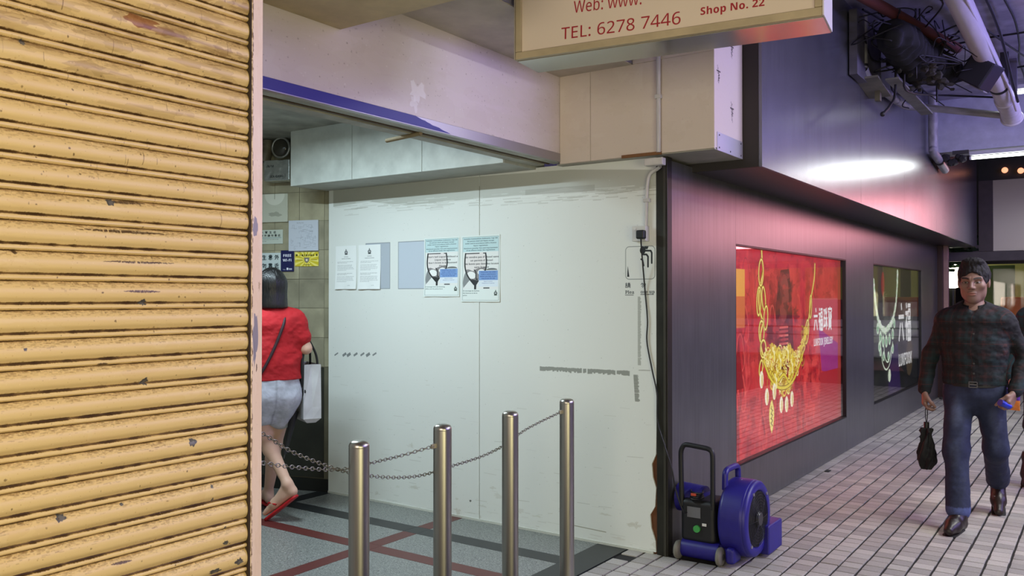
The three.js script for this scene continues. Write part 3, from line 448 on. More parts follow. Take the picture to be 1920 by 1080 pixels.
  // guide post with paint flaked off in grey patches
  const post = canvasTex(128, 2048, (g, w, h) => { const r = rng(19); g.fillStyle = '#e5cdb4'; g.fillRect(0, 0, w, h); const py = (q) => (1 - (onZ(480, q, SHUTZ + 0.03).y) / 2.7) * h; for (let i = 0; i < 60; i++) blotch(g, r() * w, r() * h, 10 + r() * 40, 20 + r() * 60, r, r() < 0.5 ? '#dcc2a6' : '#ecd8c4', 0.3, 0.5);
    blotch(g, 40, py(425), 34, 22, r, '#8b8590', 0.95, 0.35); blotch(g, 46, py(630), 30, 52, r, '#86818c', 0.95, 0.35); blotch(g, 36, py(660), 20, 30, r, '#86818c', 0.95, 0.4); blotch(g, 90, py(535), 16, 12, r, '#b59a78', 0.8, 0.5); blotch(g, 60, py(690), 6, 9, r, '#4a3420', 0.9, 0.5);
    for (let i = 0; i < 700; i++) { g.fillStyle = '#4a3018'; g.globalAlpha = 0.7; g.fillRect(r() * r() * 14, r() * h, 1 + r() * 5, 3 + r() * 12); } g.globalAlpha = 1; speckle(g, w, h, 700, r, ['#8a6f52', '#f4e6d6'], 2); });
  post.wrapS = THREE.ClampToEdgeWrapping; post.repeat.set(1 / 0.041, 1 / 2.7); post.offset.set(-1.7075 / 0.041, 0);
  part(t, 'guide_post', box(1.7075, 1.7485, 0, 2.686, SHUTZ - 0.05, SHUTZ + 0.018, 0.003), mat(0xffffff, 0.4, { map: post }), 'cream guide post with grey flaked patches');
  part(t, 'guide_lip', box(1.7015, 1.7073, 0, 2.686, SHUTZ - 0.05, SHUTZ + 0.0145), painted('#3d2c16', 0.8, coarseMap), 'dirty brown guide lip');
  { const h = struct('trim_3', [0.6, 2.687, -2.3]); part(h, 'shutter_housing', box(-1.3, 2.655, 2.687, CEIL + 0.2, LINZ + 0.002, -1.9), painted('#cdb98f', 0.55), 'beige boxed housing above the shutter'); }
  const w = struct('wall_shutter', [0, 0, -2.5]); part(w, 'core', box(-1.3, 1.69, 0, 2.68, -2.272, SHUTZ - 0.053), mat('#3a3022', 0.8));
}

// ───────────────────────── lamps ─────────────────────────
function tubeLamp(name, label, a, b, L, vis, group, cat = 'lamp') {          // fluorescent batten: channel, tube, end caps
  const c = a.clone().add(b).multiplyScalar(0.5), t = thing(name, label, cat, [c.x, c.y, c.z], group), up = V(0, 0.045, 0);
  const along = b.clone().sub(a).normalize(), len = a.distanceTo(b), q = new THREE.Quaternion().setFromUnitVectors(V(1, 0, 0), along);
  const bar = new THREE.BoxGeometry(len + 0.04, 0.04, 0.07); bar.applyQuaternion(q); bar.translate(c.x, c.y + 0.05, c.z); part(t, 'channel', bar, painted('#c8c8cc', 0.5));
  part(t, 'tube', rod(a, b, 0.018, 16), glow(L[0], vis));
  for (const e of [[a, -1], [b, 1]]) part(t, 'end_cap', rod(e[0], e[0].clone().addScaledVector(along, e[1] * 0.02), 0.021, 12), mat('#d8d8da', 0.4));
  const l = areaLight(c.clone().add(V(0, -0.03, 0)), V(0, -1, 0), len, 0.06, L); l.rotation.set(-Math.PI / 2, 0, Math.abs(along.z) > 0.5 ? Math.PI / 2 : 0, 'XYZ');
  return t;
}
tubeLamp('fluorescent_lamp', 'lit fluorescent tube under the pale cross beam beside the shop fascia', V(11.0, 3.09, -1.28), V(11.0, 3.09, -0.08), LAMP.street, 6);
tubeLamp('fluorescent_lamp', 'lit fluorescent tube behind the thick white drain pipe', V(9.75, 3.52, -0.82), V(9.75, 3.52, -0.42), [LAMP.street[0], 22], 5);
tubeLamp('fluorescent_lamp', 'unseen fluorescent tube added at the outer edge of the arcade ceiling', V(6.3, 3.62, 1.45), V(7.7, 3.62, 1.45), LAMP.near, 6);  // unseen tube added to brighten the paving
tubeLamp('fluorescent_lamp', 'unseen fluorescent tube added over the paving in front of the red poster', V(4.7, 3.62, 1.45), V(6.1, 3.62, 1.45), LAMP.near, 6);  // second added tube, also out of view, over the near paving
tubeLamp('fluorescent_lamp', 'fluorescent tube on the passage ceiling', V(3.1, 2.655, -4.75), V(3.1, 2.655, -3.55), LAMP.passage, 6);
{ // lit signs across the street, plus unseen panels and a strip added for light
  const sign = (name, label, x0, x1, y0, y1, z, L, vis, dirZ) => { const t = thing(name, label, 'sign', [(x0 + x1) / 2, y0, z]); part(t, 'case', box(x0 - 0.05, x1 + 0.05, y0 - 0.05, y1 + 0.05, z, z + 0.2), mat('#333', 0.6)); part(t, 'lit_face', box(x0, x1, y0, y1, z - 0.012, z - 0.001), glow(L[0], vis)); areaLight(V((x0 + x1) / 2, (y0 + y1) / 2, z - 0.03), V(0, 0, -1), x1 - x0, y1 - y0, L); };
  sign('led_signboard', 'purple LED signboard on the facade across the street', 3.5, 10.5, 2.6, 4.6, 6.0, LAMP.purple, 1.6);
  sign('added_warm_panel', 'unseen warm panel added behind the viewer to light the shutter', -3.2, 1.0, 0.1, 1.7, 3.4, LAMP.shop, 1.6);  // added behind the viewer for low warm light on the shutter
  { const k = thing('added_fill_panel', 'unseen warm light added as a kiosk beside the viewer', 'sign', [-1.3, 1.1, -0.4]); part(k, 'case', box(-1.5, -1.315, 0, 2.6, -1.5, 0.6), mat('#444', 0.6)); part(k, 'lit_face', box(-1.314, -1.302, 1.2, 2.5, -1.4, 0.5), glow(LAMP.fill_panel[0], 1.5)); areaLight(V(-1.28, 1.85, -0.45), V(1, 0, 0), 1.9, 1.3, LAMP.fill_panel);  // unseen panel added to brighten the hanging sign and the faces near it
    const l = thing('added_violet_strip', 'unseen violet strip added to light the arcade ceiling from its outer edge', 'lamp', [8, 3.2, 1.5]); part(l, 'profile', box(4.9, 11.0, 3.17, 3.20, 1.46, 1.54), mat('#555', 0.5)); part(l, 'diffuser', box(4.92, 10.98, 3.2005, 3.215, 1.47, 1.53), glow(LAMP.strip[0], 3)); for (const x of [5.2, 8, 10.7]) part(l, 'hanger', rod(V(x, 3.185, 1.55), V(x, CEIL - 0.002, 1.55), 0.008, 8), mat('#444', 0.5)); areaLight(V(7.95, 3.225, 1.49), V(0, 0.75, -1).normalize(), 6, 0.1, LAMP.strip); }  // unseen strip added to tint the arcade ceiling violet
  const t = thing('neon_sign', 'red neon sign projecting over the far street', 'sign', [22, 2.35, 2]);
  part(t, 'case', box(22.02, 22.3, 2.35, 3.85, -1.05, 6.6), mat('#332', 0.6)); part(t, 'lit_face', box(22.0, 22.018, 2.4, 3.8, -1.0, 6.5), glow(LAMP.red[0], 4)); areaLight(V(21.96, 3.1, 2.75), V(-1, 0, 0), 7.4, 1.3, LAMP.red);
}

// ───────────────────────── hanging shop sign ─────────────────────────
{
  const a = V(3.24, 2.6, -2.25), b = V(3.41, 2.6, -0.91), dir = b.clone().sub(a); const ry = Math.atan2(dir.x, dir.z), len = dir.length(), TKN = 0.245, HT = 0.62;
  const t = thing('hanging_sign', 'cream hanging sign box with red telephone number lettering', 'sign', [a.x, a.y, a.z]); t.rotation.y = ry;
  const face = canvasTex(2048, 950, (g, w, h) => {
    g.fillStyle = '#e2d2bf'; g.fillRect(0, 0, w, h); const r = rng(2); speckle(g, w, h, 500, r, ['#c9b8a4', '#efe4d6'], 3);
    const k = w / len, py = (y) => h - y * k;                                  // metres on the face
    const cam = (px, q) => { const rr = ray(px, q), n = V(-Math.cos(ry), 0, Math.sin(ry)), s = a.clone().sub(EYE).dot(n) / rr.dot(n), p = EYE.clone().addScaledVector(rr, s).sub(a); return [p.dot(V(Math.sin(ry), 0, Math.cos(ry))) * k, py(p.y)]; };
    g.fillStyle = '#a3222a';
    const line = (text, px0, qy0, px1, qy1, size, font, sx) => { const p = cam(px0, qy0), q = cam(px1, qy1); g.save(); g.translate(p[0], p[1]); g.rotate(Math.atan2(q[1] - p[1], q[0] - p[0])); g.font = font.replace('SZ', size); const m = g.measureText(text).width, want = Math.hypot(q[0] - p[0], q[1] - p[1]); g.scale(sx ? want / m : 1, 1); g.fillText(text, 0, 0); g.restore(); };
    line('TEL: 6278 7446', 1050, 73, 1276, 43, 112, 'SZpx sans-serif', true);
    line('Web: www.', 1073, 23, 1203, 6, 112, 'SZpx sans-serif', true);
    line('Shop No. 22', 1311, 27, 1433, 9, 66, 'bold SZpx sans-serif', true);
  });
  const P = (n, g, m, l) => { const q = shade(new THREE.Mesh(g, m)); q.name = n; if (l) q.userData.label = l; t.add(q); return q; };
  const bx = (x0, x1, y0, y1, z0, z1, bev) => box(x0, x1, y0, y1, z0, z1, bev);
  const fm = mat(0xffffff, 0.35, { map: face }); face.wrapS = face.wrapT = THREE.ClampToEdgeWrapping; face.repeat.set(1 / len, 1 / (950 / 2048 * len));
  P('face', bx(0.012, 0.02, 0.03, HT, 0.02, len - 0.02), fm, 'cream face with red lettering');
  P('case', bx(0.02, TKN - 0.004, 0.006, HT, 0.004, len - 0.004), painted('#c9bda9', 0.4));
  const fr = painted('#c5b492', 0.45);
  P('frame_rail', bx(0, 0.024, 0, 0.034, 0, len, 0.004), fr); P('frame_rail', bx(0, 0.024, 0.035, HT, 0, 0.03, 0.004), fr); P('frame_rail', bx(0, 0.024, 0.035, HT, len - 0.03, len, 0.004), fr);
  P('bottom_plate', bx(0.025, TKN, -0.003, 0.004, 0, len), mat('#c7c6c0', 0.16, { metalness: 0.75 }), 'polished metal underside');
  P('end_plate', bx(0.0, TKN, 0.0, HT, len + 0.0005, len + 0.006), mat('#d9d4dc', 0.4)); P('end_plate', bx(0.0, TKN, 0.0, HT, -0.006, -0.0005), painted('#b5ab9b', 0.5));
  for (const z of [0.3, len - 0.3]) P('hanger', bx(TKN / 2 - 0.02, TKN / 2 + 0.02, HT, CEIL - 2.6, z - 0.02, z + 0.02), dkMetal('#555'));
}

// ───────────────────────── socket, conduit, plug and flex ─────────────────────────
{
  const pvc = painted('#dcdad8', 0.35), X = 4.50;
  const jz = onX(1235, 250, X - 0.02).z, jy = 2.318;
  const jb = thing('junction_box', 'white junction box under the upper panel beside the dark corner post', 'junction box', [X - 0.03, 2.27, jz]);
  { const c = onX(1229, 304, X - 0.03); part(jb, 'box', box(X - 0.055, X - 0.008, c.y - 0.02, c.y + 0.022, c.z - 0.06, c.z + 0.055, 0.004), pvc); part(jb, 'lid', box(X - 0.06, X - 0.0555, c.y - 0.016, c.y + 0.018, c.z - 0.054, c.z + 0.05), painted('#e6e4e2', 0.3)); }
  const cd = thing('conduit', 'white vertical conduit on the upper panel behind the hanging sign', 'conduit', [X - 0.02, 2.3, jz]);
  part(cd, 'pipe', rod(V(X - 0.021, 2.33, jz), V(X - 0.021, 3.3, jz), 0.0125, 16), pvc);
  { const c = onX(1236, 181, X - 0.02); part(cd, 'clip', box(X - 0.038, X - 0.0065, c.y - 0.012, c.y + 0.012, jz - 0.018, jz + 0.018, 0.003), pvc); }
  const bc = thing('conduit', 'thin white bent conduit dropping from the junction box to the socket', 'conduit', [WX - 0.02, 1.93, -2.2]);
  { const p = (px, py, x = WX - 0.016) => onX(px, py, x); part(bc, 'pipe', tube([p(1238, 312, WX - 0.05), p(1232, 317, WX - 0.03), p(1219, 326), p(1214, 345), p(1212, 385), p(1211, 428)], 0.0105, 40, 12), pvc); const k = p(1213, 376); part(bc, 'clip', box(WX - 0.03, WX - 0.0005, k.y - 0.01, k.y + 0.01, k.z - 0.02, k.z + 0.02, 0.003), pvc); }
  const so = onX(1205, 439, WX), s = thing('wall_socket', 'white surface mounted socket box on the white wall', 'socket', [WX, so.y - 0.05, so.z]);
  part(s, 'back_box', box(WX - 0.045, WX - 0.0005, so.y - 0.045, so.y + 0.045, so.z - 0.045, so.z + 0.045, 0.004), pvc); part(s, 'faceplate', box(WX - 0.053, WX - 0.0455, so.y - 0.044, so.y + 0.044, so.z - 0.044, so.z + 0.044, 0.003), painted('#e8e8e4', 0.3)); part(s, 'switch', box(WX - 0.057, WX - 0.0535, so.y + 0.018, so.y + 0.034, so.z - 0.03, so.z - 0.016, 0.001), painted('#f0f0ec', 0.3));
  const blk = mat('#121214', 0.45), q = onX(1203, 440, WX - 0.07);
  const pg = thing('power_cable', 'black plug and cable running down the wall to the blue blower', 'cable', [WX - 0.07, q.y, q.z]);
  part(pg, 'plug', box(WX - 0.098, WX - 0.0575, q.y - 0.026, q.y + 0.026, q.z - 0.026, q.z + 0.026, 0.010), blk);
  const w = (px, py, x) => onX(px, py, x);
  part(pg, 'flex', tube([V(WX - 0.08, q.y - 0.02, q.z), w(1203, 470, WX - 0.06), w(1209, 540, WX - 0.012), w(1214, 600, WX - 0.01), w(1213, 640, WX - 0.01), w(1222, 690, WX - 0.012), w(1232, 740, WX - 0.02), w(1233, 790, WX - 0.02), w(1246, 835, WX - 0.04), w(1260, 880, WX - 0.04), w(1266, 915, WX - 0.03), V(4.56, 0.28, -2.0), V(4.6, 0.27, -1.98)], 0.0045, 120, 8), blk);
}

// ───────────────────────── notices and posters on the white wall ─────────────────────────
const crest = (g, x, y, s, c = '#3d4347') => { g.fillStyle = c; g.beginPath(); g.ellipse(x, y, s * 0.34, s * 0.42, 0, 0, 7); g.fill(); g.fillStyle = '#e8edee'; g.beginPath(); g.ellipse(x, y - s * 0.04, s * 0.17, s * 0.2, 0, 0, 7); g.fill(); g.fillStyle = c; g.fillRect(x - s * 0.07, y - s * 0.14, s * 0.14, s * 0.2); g.fillRect(x - s * 0.1, y - s * 0.62, s * 0.2, s * 0.16); g.fillRect(x - s * 0.04, y - s * 0.74, s * 0.08, s * 0.12); g.fillRect(x - s * 0.34, y + s * 0.34, s * 0.68, s * 0.12); };
const textLines = (g, x, y, w, n, lh, size, r, c, font = 'sans-serif') => { g.fillStyle = c; g.font = size + 'px ' + font; const bits = ['licence', 'and', 'the', 'premises', 'notice', 'under', 'of', 'public', 'order', 'sale', 'with', 'any', 'person', 'shall', 'not', 'to', 'liquor', 'section']; for (let i = 0; i < n; i++) { let s = '', lim = w * (i === n - 1 ? 0.6 : 1); while (true) { const b = bits[r() * bits.length | 0] + ' '; if (g.measureText(s + b).width > lim) break; s += b; } g.fillText(s, x, y + i * lh); } };
// a thin sheet hung on plane X, its corners lightly curled off the wall
function sheet(z0, z1, y0, y1, x, curl, seed, flip) {
  const g = new THREE.PlaneGeometry(z1 - z0, y1 - y0, 12, 16), r = rng(seed), p = g.attributes.position, ph = r() * 6;
  for (let i = 0; i < p.count; i++) { const u = p.getX(i) / (z1 - z0) + 0.5, v = p.getY(i) / (y1 - y0) + 0.5; const lift = curl * (Math.pow(1 - v, 3) * (0.4 + 0.6 * Math.abs(Math.sin(u * 5 + ph))) + 0.15 * Math.pow(v, 6)) + 0.0006 * Math.sin(v * 14 + u * 3 + ph); p.setZ(i, lift + 0.0012); }
  const back = g.clone(); { const q = back.attributes.position; for (let i = 0; i < q.count; i++) q.setZ(i, q.getZ(i) - 0.0006); const ix = back.index.array; for (let i = 0; i < ix.length; i += 3) { const t = ix[i]; ix[i] = ix[i + 1]; ix[i + 1] = t; } }
  const m = mergeGeometries([g, back]); m.computeVertexNormals(); m.rotateY(-Math.PI / 2); m.translate(x, (y0 + y1) / 2, (z0 + z1) / 2); return m;
}
{
  const r = rng(301);
  const put = (px0, py0, px1, py1, name, label, cat, tex, curl, seed, dx, group) => { const a = onX(px0, py0, WX), b = onX(px1, py1, WX); return single(name, label, cat, sheet(a.z, b.z, b.y, a.y, WX - dx, curl, seed), mat(0xffffff, 0.55, { map: tex }), group); };
  const notice = (seed) => canvasTex(400, 760, (g, w, h) => { const q = rng(seed); g.fillStyle = '#eef2f1'; g.fillRect(0, 0, w, h); crest(g, w / 2, 118, 84); g.fillStyle = '#3f4447'; g.font = 'bold 20px serif'; g.textAlign = 'center'; g.fillText('NOTICE', w / 2, 200); g.font = 'bold 17px serif'; g.fillText('LIQUOR LICENSING', w / 2, 232); g.textAlign = 'left'; textLines(g, 34, 285, w - 68, 2, 20, 15, q, '#555b5e', 'serif'); textLines(g, 34, 345, w - 68, 5, 22, 15, q, '#666d70', 'serif'); textLines(g, 34, 490, w - 68, 2, 20, 17, q, '#4c5255', 'serif'); textLines(g, 34, 545, w - 68, 5, 22, 15, q, '#666d70', 'serif'); textLines(g, 240, 700, 130, 1, 20, 15, q, '#666d70', 'serif'); });
  put(630, 462, 669, 542, 'paper_notice', 'white crested paper notice nearest the tiled back wall', 'notice', notice(1), 0.012, 5, 0.0008, 'white crested notices');
  put(673, 460, 714, 542, 'paper_notice', 'white crested paper notice overlapping the grey painted patch', 'notice', notice(2), 0.012, 8, 0.0012, 'white crested notices');
  const poster = (lines, foot, tilt) => canvasTex(760, 1340, (g, w, h) => {
    const q = rng(lines[0].length + 5); g.fillStyle = '#e6efec'; g.fillRect(0, 0, w, h); g.fillStyle = '#c3dde0'; g.fillRect(24, 30, w - 48, 300); g.fillStyle = '#e9ecea'; g.fillRect(24, 330, w - 48, 760);
    g.textAlign = 'center'; g.fillStyle = '#22444c'; g.font = 'bold 33px sans-serif'; ['Dutiable Commodities Ordinance, Cap 109', 'No person shall sell liquor except', 'under and in accordance with a licence', 'liquor regulations'].forEach((s, i) => g.fillText(s, w / 2, 78 + i * 46, w - 90)); ['Maximum penalty: fine and imprisonment', 'of an offence under the regulations'].forEach((s, i) => g.fillText(s, w / 2, 268 + i * 42, w - 90));
    // wine glass seen in black and white: bowl, wine swirl, stem
    g.save(); g.translate(0, 0); g.fillStyle = '#8b8f90'; g.beginPath(); g.moveTo(30, 960); g.quadraticCurveTo(40, 760, 120, 700); g.lineTo(200, 860); g.lineTo(40, 1060); g.fill();
    g.fillStyle = '#e8e2e0'; g.beginPath(); g.moveTo(90, 350); g.bezierCurveTo(40, 700, 90, 800, 270, 1000); g.bezierCurveTo(460, 800, 520, 660, 470, 350); g.closePath(); g.fill();
    g.fillStyle = '#8d898a'; g.beginPath(); g.moveTo(80, 700); g.bezierCurveTo(160, 640, 220, 760, 260, 700); g.bezierCurveTo(330, 640, 420, 660, 480, 640); g.bezierCurveTo(470, 760, 400, 860, 270, 1000); g.bezierCurveTo(150, 860, 90, 800, 80, 700); g.fill();
    g.fillStyle = '#f3f4f3'; g.beginPath(); g.ellipse(200, 800, 90, 70, 0.5, 0, 7); g.fill(); g.beginPath(); g.ellipse(390, 740, 70, 56, -0.3, 0, 7); g.fill(); g.strokeStyle = '#222425'; g.lineWidth = 20; g.beginPath(); g.moveTo(250, 690); g.bezierCurveTo(330, 760, 250, 850, 320, 900); g.stroke(); g.lineWidth = 10; g.beginPath(); g.moveTo(210, 880); g.quadraticCurveTo(270, 930, 330, 870); g.stroke();
    g.fillStyle = '#2b2d2e'; g.beginPath(); g.moveTo(150, 870); g.quadraticCurveTo(270, 930, 360, 900); g.lineTo(300, 1000); g.lineTo(296, 1090); g.lineTo(256, 1090); g.lineTo(256, 1000); g.closePath(); g.fill();
    g.strokeStyle = '#232627'; g.lineWidth = 26; g.beginPath(); g.moveTo(84, 350); g.bezierCurveTo(34, 700, 90, 800, 260, 1000); g.stroke(); g.beginPath(); g.moveTo(478, 350); g.bezierCurveTo(510, 560, 500, 640, 470, 720); g.stroke(); g.lineWidth = 18; g.beginPath(); g.moveTo(90, 362); g.lineTo(360, 362); g.moveTo(430, 362); g.lineTo(480, 362); g.stroke(); g.restore();
    g.fillStyle = '#6c7172'; g.beginPath(); g.ellipse(600, 705, 110, 40, 0, Math.PI, 0); g.fill();
    g.fillStyle = '#26282a'; g.font = 'bold 50px sans-serif'; lines.forEach((s, i) => g.fillText(s, w / 2 + 20, 455 + i * 68, w - 90));
    g.fillStyle = '#7fa3d8'; g.fillRect(345, 715, 375, 190); g.fillStyle = '#dfe9f2'; g.fillRect(345, 905, 375, 130); g.fillStyle = '#1d3a86'; g.font = 'bold 30px sans-serif'; ['Check that the seller', 'holds a valid licence', 'before you buy, or you', 'may break the law'].forEach((s, i) => g.fillText(s, 532, 755 + i * 42, 350)); g.font = '24px sans-serif'; ['Report to police', 'telephone or in person'].forEach((s, i) => g.fillText(s, 532, 940 + i * 34, 340));
    g.fillStyle = '#5a5f61'; g.fillRect(440, 1050, 120, 26); g.textAlign = 'left'; g.fillStyle = '#33464a'; g.font = 'bold 30px sans-serif'; foot.forEach((s, i) => g.fillText(s, 30, 1130 + i * 46, w - 220)); crest(g, w - 80, 1170, 92, '#2c3a30');
    g.strokeStyle = '#5b6a6b'; g.lineWidth = 5; g.strokeRect(24, 30, w - 48, h - 60);
  });
  put(796, 447, 862, 556, 'licence_poster', 'wine glass warning poster in English beside the blue-grey wall patch', 'poster', poster(["Don't Sell Liquor Without a", 'Liquor Licence', "Don't Drink in Unlicensed", 'Places'], ['A message from the licensing', 'office and the police force']), 0.006, 12, 0.0010, 'wine glass posters');
  put(866, 443, 938, 566, 'licence_poster', 'wine glass warning poster in French across the wall seam', 'poster', poster(["Ne vendre pas d'alcool sans", "un permis d'alcool", 'Ne buvez pas dans les locaux', 'sans licence'], ['Un message du bureau', 'des licences et de la', 'police']), 0.006, 17, 0.0010, 'wine glass posters');
}

// ───────────────────────── notices on the tiled wall ─────────────────────────
{
  const put = (px0, py0, px1, py1, name, label, cat, tex, th, o = {}) => { const a = onT(px0, py0), b = onT(px1, py1), s0 = Math.min(a.s, b.s), s1 = Math.max(a.s, b.s), y0 = b.y, y1 = a.y; const g = new RoundedBoxGeometry(s1 - s0, y1 - y0, th, 1, Math.min(0.001, th / 2.1)); const p = g.attributes.position, uv = g.attributes.uv; for (let i = 0; i < p.count; i++) uv.setXY(i, clamp(p.getX(i) / (s1 - s0) + 0.5), clamp(p.getY(i) / (y1 - y0) + 0.5)); g.translate(0, (y0 + y1) / 2, th / 2 + 0.0035); g.rotateY(TROT); const c = TA.clone().addScaledVector(TDIR, (s0 + s1) / 2); g.translate(c.x, 0, c.z); return single(name, label, cat, g, mat(0xffffff, 0.4, { map: tex, ...o })); };
  const r = rng(55);
  put(470, 366, 541, 416, 'wall_panel', 'pale board with a big circle high on the tiled wall', 'panel', canvasTex(256, 180, (g, w, h) => { g.fillStyle = '#b9bcae'; g.fillRect(0, 0, w, h); g.fillStyle = '#cfd2c6'; g.beginPath(); g.arc(170, 6, 66, 0, 7); g.fill(); g.fillStyle = '#8c8f82'; blotch(g, 170, 130, 44, 16, r, '#8c8f82', 0.7); g.fillRect(168, 0, 4, 34); }), 0.012);
  put(543, 414, 598, 470, 'framed_chart', 'white printed chart with fine lines above the yellow sticker', 'chart', canvasTex(400, 400, (g, w, h) => { g.fillStyle = '#bcc3cf'; g.fillRect(0, 0, w, h); textLines(g, 110, 40, 200, 1, 20, 17, r, '#5a616e'); g.strokeStyle = '#7d8694'; g.lineWidth = 2; for (let i = 0; i < 26; i++) { g.beginPath(); let x = 40 + r() * 320, y = 70 + r() * 290; g.moveTo(x, y); for (let k = 0; k < 4; k++) { if (k % 2) x = clamp(x + (r() - 0.5) * 150, 30, 370); else y = clamp(y + (r() - 0.5) * 120, 60, 380); g.lineTo(x, y); } g.stroke(); } for (let i = 0; i < 12; i++) textLines(g, 40 + r() * 260, 80 + r() * 300, 80, 1, 10, 10, r, '#59606c'); }), 0.010);
  put(474, 432, 531, 457, 'paper_sign', 'small white Chinese notice above the larger one on the tiled wall', 'notice', canvasTex(400, 200, (g, w, h) => { g.fillStyle = '#b9c2b8'; g.fillRect(0, 0, w, h); ['luk', 'bou', 'sang', 'gan'].forEach((k, i) => glyph(g, k, 110 + i * 56, 18, 34, 34, 5, '#262b2c')); ['faat', 'sang', 'ji', 'ngoi', 'cing', 'mat', 'kaau', 'gan'].forEach((k, i) => glyph(g, k, 20 + i * 45, 64, 34, 34, 5, '#262b2c')); g.fillStyle = '#3c6f86'; g.fillRect(20, 112, 360, 5); textLines(g, 30, 142, 340, 2, 26, 18, r, '#4b5354'); }), 0.002);
  put(466, 475, 527, 512, 'paper_sign', 'white notice with two rows of bold Chinese characters behind the black hair', 'notice', canvasTex(512, 320, (g, w, h) => { g.fillStyle = '#c3cfd0'; g.fillRect(0, 0, w, h); ['faat', 'sang', 'ji', 'ngoi'].forEach((k, i) => glyph(g, k, 120 + i * 98, 28, 72, 84, 11, '#1d2a2e')); ['cing', 'mat', 'kaau', 'gan'].forEach((k, i) => glyph(g, k, 120 + i * 98, 160, 72, 84, 11, '#1d2a2e')); }), 0.002);
  put(528, 470, 552, 509, 'wifi_sign', 'dark blue rounded FREE Wi-Fi sign', 'sign', canvasTex(256, 420, (g, w, h) => { g.fillStyle = '#1a1e4e'; g.fillRect(0, 0, w, h); g.fillStyle = '#dfe3ee'; g.font = 'bold 74px sans-serif'; g.textAlign = 'center'; g.fillText('FREE', w / 2, 128, 190); g.fillText('Wi-Fi', w / 2, 220, 190); g.fillRect(118, 344, 26, 46); g.font = 'bold 60px sans-serif'; g.fillText('Ifree', 170, 390, 110); g.font = '26px sans-serif'; g.fillText('free', 70, 390); }), 0.008);
  put(554, 473, 598, 499, 'warning_sticker', 'yellow warning sticker with a shield beside the Wi-Fi sign', 'sticker', canvasTex(480, 280, (g, w, h) => { g.fillStyle = '#c9b92c'; g.fillRect(0, 0, w, h); g.fillStyle = '#e6dc74'; for (let i = 0; i < 14; i++) { const a = i / 14 * 6.28; g.beginPath(); g.moveTo(240, 150); g.lineTo(240 + Math.cos(a) * 400, 150 + Math.sin(a) * 400); g.lineTo(240 + Math.cos(a + 0.2) * 400, 150 + Math.sin(a + 0.2) * 400); g.fill(); } ['luk', 'fuk', 'sang', 'ji', 'ngoi', 'cing', 'gan'].forEach((k, i) => glyph(g, k, 85 + i * 45, 44, 38, 38, 6, '#2d2a10')); g.fillStyle = '#77716a'; g.beginPath(); g.moveTo(185, 110); g.lineTo(295, 110); g.lineTo(285, 180); g.lineTo(240, 220); g.lineTo(195, 180); g.closePath(); g.fill(); g.fillStyle = '#d9d4c8'; g.beginPath(); g.arc(240, 158, 22, 0, 7); g.fill(); g.fillStyle = '#3a3616'; g.fillRect(30, 150, 120, 8); g.fillRect(330, 150, 120, 8); g.fillRect(180, 244, 140, 10); g.fillRect(20, 40, 30, 40); g.fillRect(430, 40, 30, 40); }), 0.003);
  // foil-wrapped duct and round lamp above
  const a = onT(513, 306), b = onT(560, 342), d = thing('foil_box', 'silver foil wrapped box with black print below the ceiling corner', 'box', [TA.x, a.y, TA.z]);
  const foil = canvasTex(256, 200, (g, w, h) => { g.fillStyle = '#c4c9c6'; g.fillRect(0, 0, w, h); g.fillStyle = '#33383a'; g.font = 'bold 30px sans-serif'; g.fillText('/N/M', 26, 70); g.fillText('IEX-GX0G', 60, 168); });
  { const s0 = Math.min(a.s, b.s), s1 = Math.max(a.s, b.s); const gg = sdfMesh((x, y, z) => { const q = Math.max(Math.abs(x) - (s1 - s0) / 2, Math.abs(y) - (a.y - b.y) / 2, Math.abs(z) - 0.06); return q + 0.008 * (fbm(x * 22, y * 22, z * 22 + 3, 3) - 0.5); }, [-(s1 - s0) / 2 - 0.03, -0.13, -0.1], [(s1 - s0) / 2 + 0.03, 0.13, 0.1], 0.008); { const p = gg.attributes.position, uv = gg.attributes.uv; for (let i = 0; i < p.count; i++) uv.setXY(i, clamp(p.getX(i) / (s1 - s0) + 0.5), clamp(p.getY(i) / (a.y - b.y) + 0.5)); } gg.rotateY(TROT); const c = TA.clone().addScaledVector(TDIR, (s0 + s1) / 2).addScaledVector(TN, 0.075); gg.translate(c.x, (a.y + b.y) / 2, c.z); part(d, 'wrap', gg, mat(0xffffff, 0.25, { metalness: 0.8, map: foil })); }
  const lp = onT(540, 281), lc = TA.clone().addScaledVector(TDIR, lp.s).addScaledVector(TN, 0.1).setY(lp.y);
  const e = thing('round_fitting', 'round glass lamp fitting beside the bulkhead end', 'lamp', [lc.x, lc.y - 0.08, lc.z]);
  { const g1 = new THREE.TorusGeometry(0.075, 0.01, 10, 32); g1.rotateY(TROT); g1.translate(lc.x, lc.y, lc.z); part(e, 'rim', g1, mat('#a9aaa4', 0.3, { metalness: 0.7 })); const g2 = new THREE.SphereGeometry(0.07, 24, 16); g2.scale(1, 1, 0.5); g2.rotateY(TROT); g2.translate(lc.x, lc.y, lc.z); part(e, 'lens', g2, mat('#3b3a34', 0.15)); const bk = TA.clone().addScaledVector(TDIR, lp.s).setY(lp.y); part(e, 'bracket', rod(bk, lc, 0.02, 10), painted('#4b4a40', 0.6)); }
  const du = onT(512, 285), dc = TA.clone().addScaledVector(TDIR, du.s).addScaledVector(TN, 0.08).setY(du.y);
  single('flexible_duct', 'dull brown flexible duct hanging under the passage ceiling', 'duct', tube([V(dc.x, 2.72, dc.z), V(dc.x, du.y + 0.03, dc.z), V(dc.x - 0.02, du.y - 0.09, dc.z - 0.02)], 0.05, 20, 14), painted('#6a6352', 0.5, coarseMap));
}

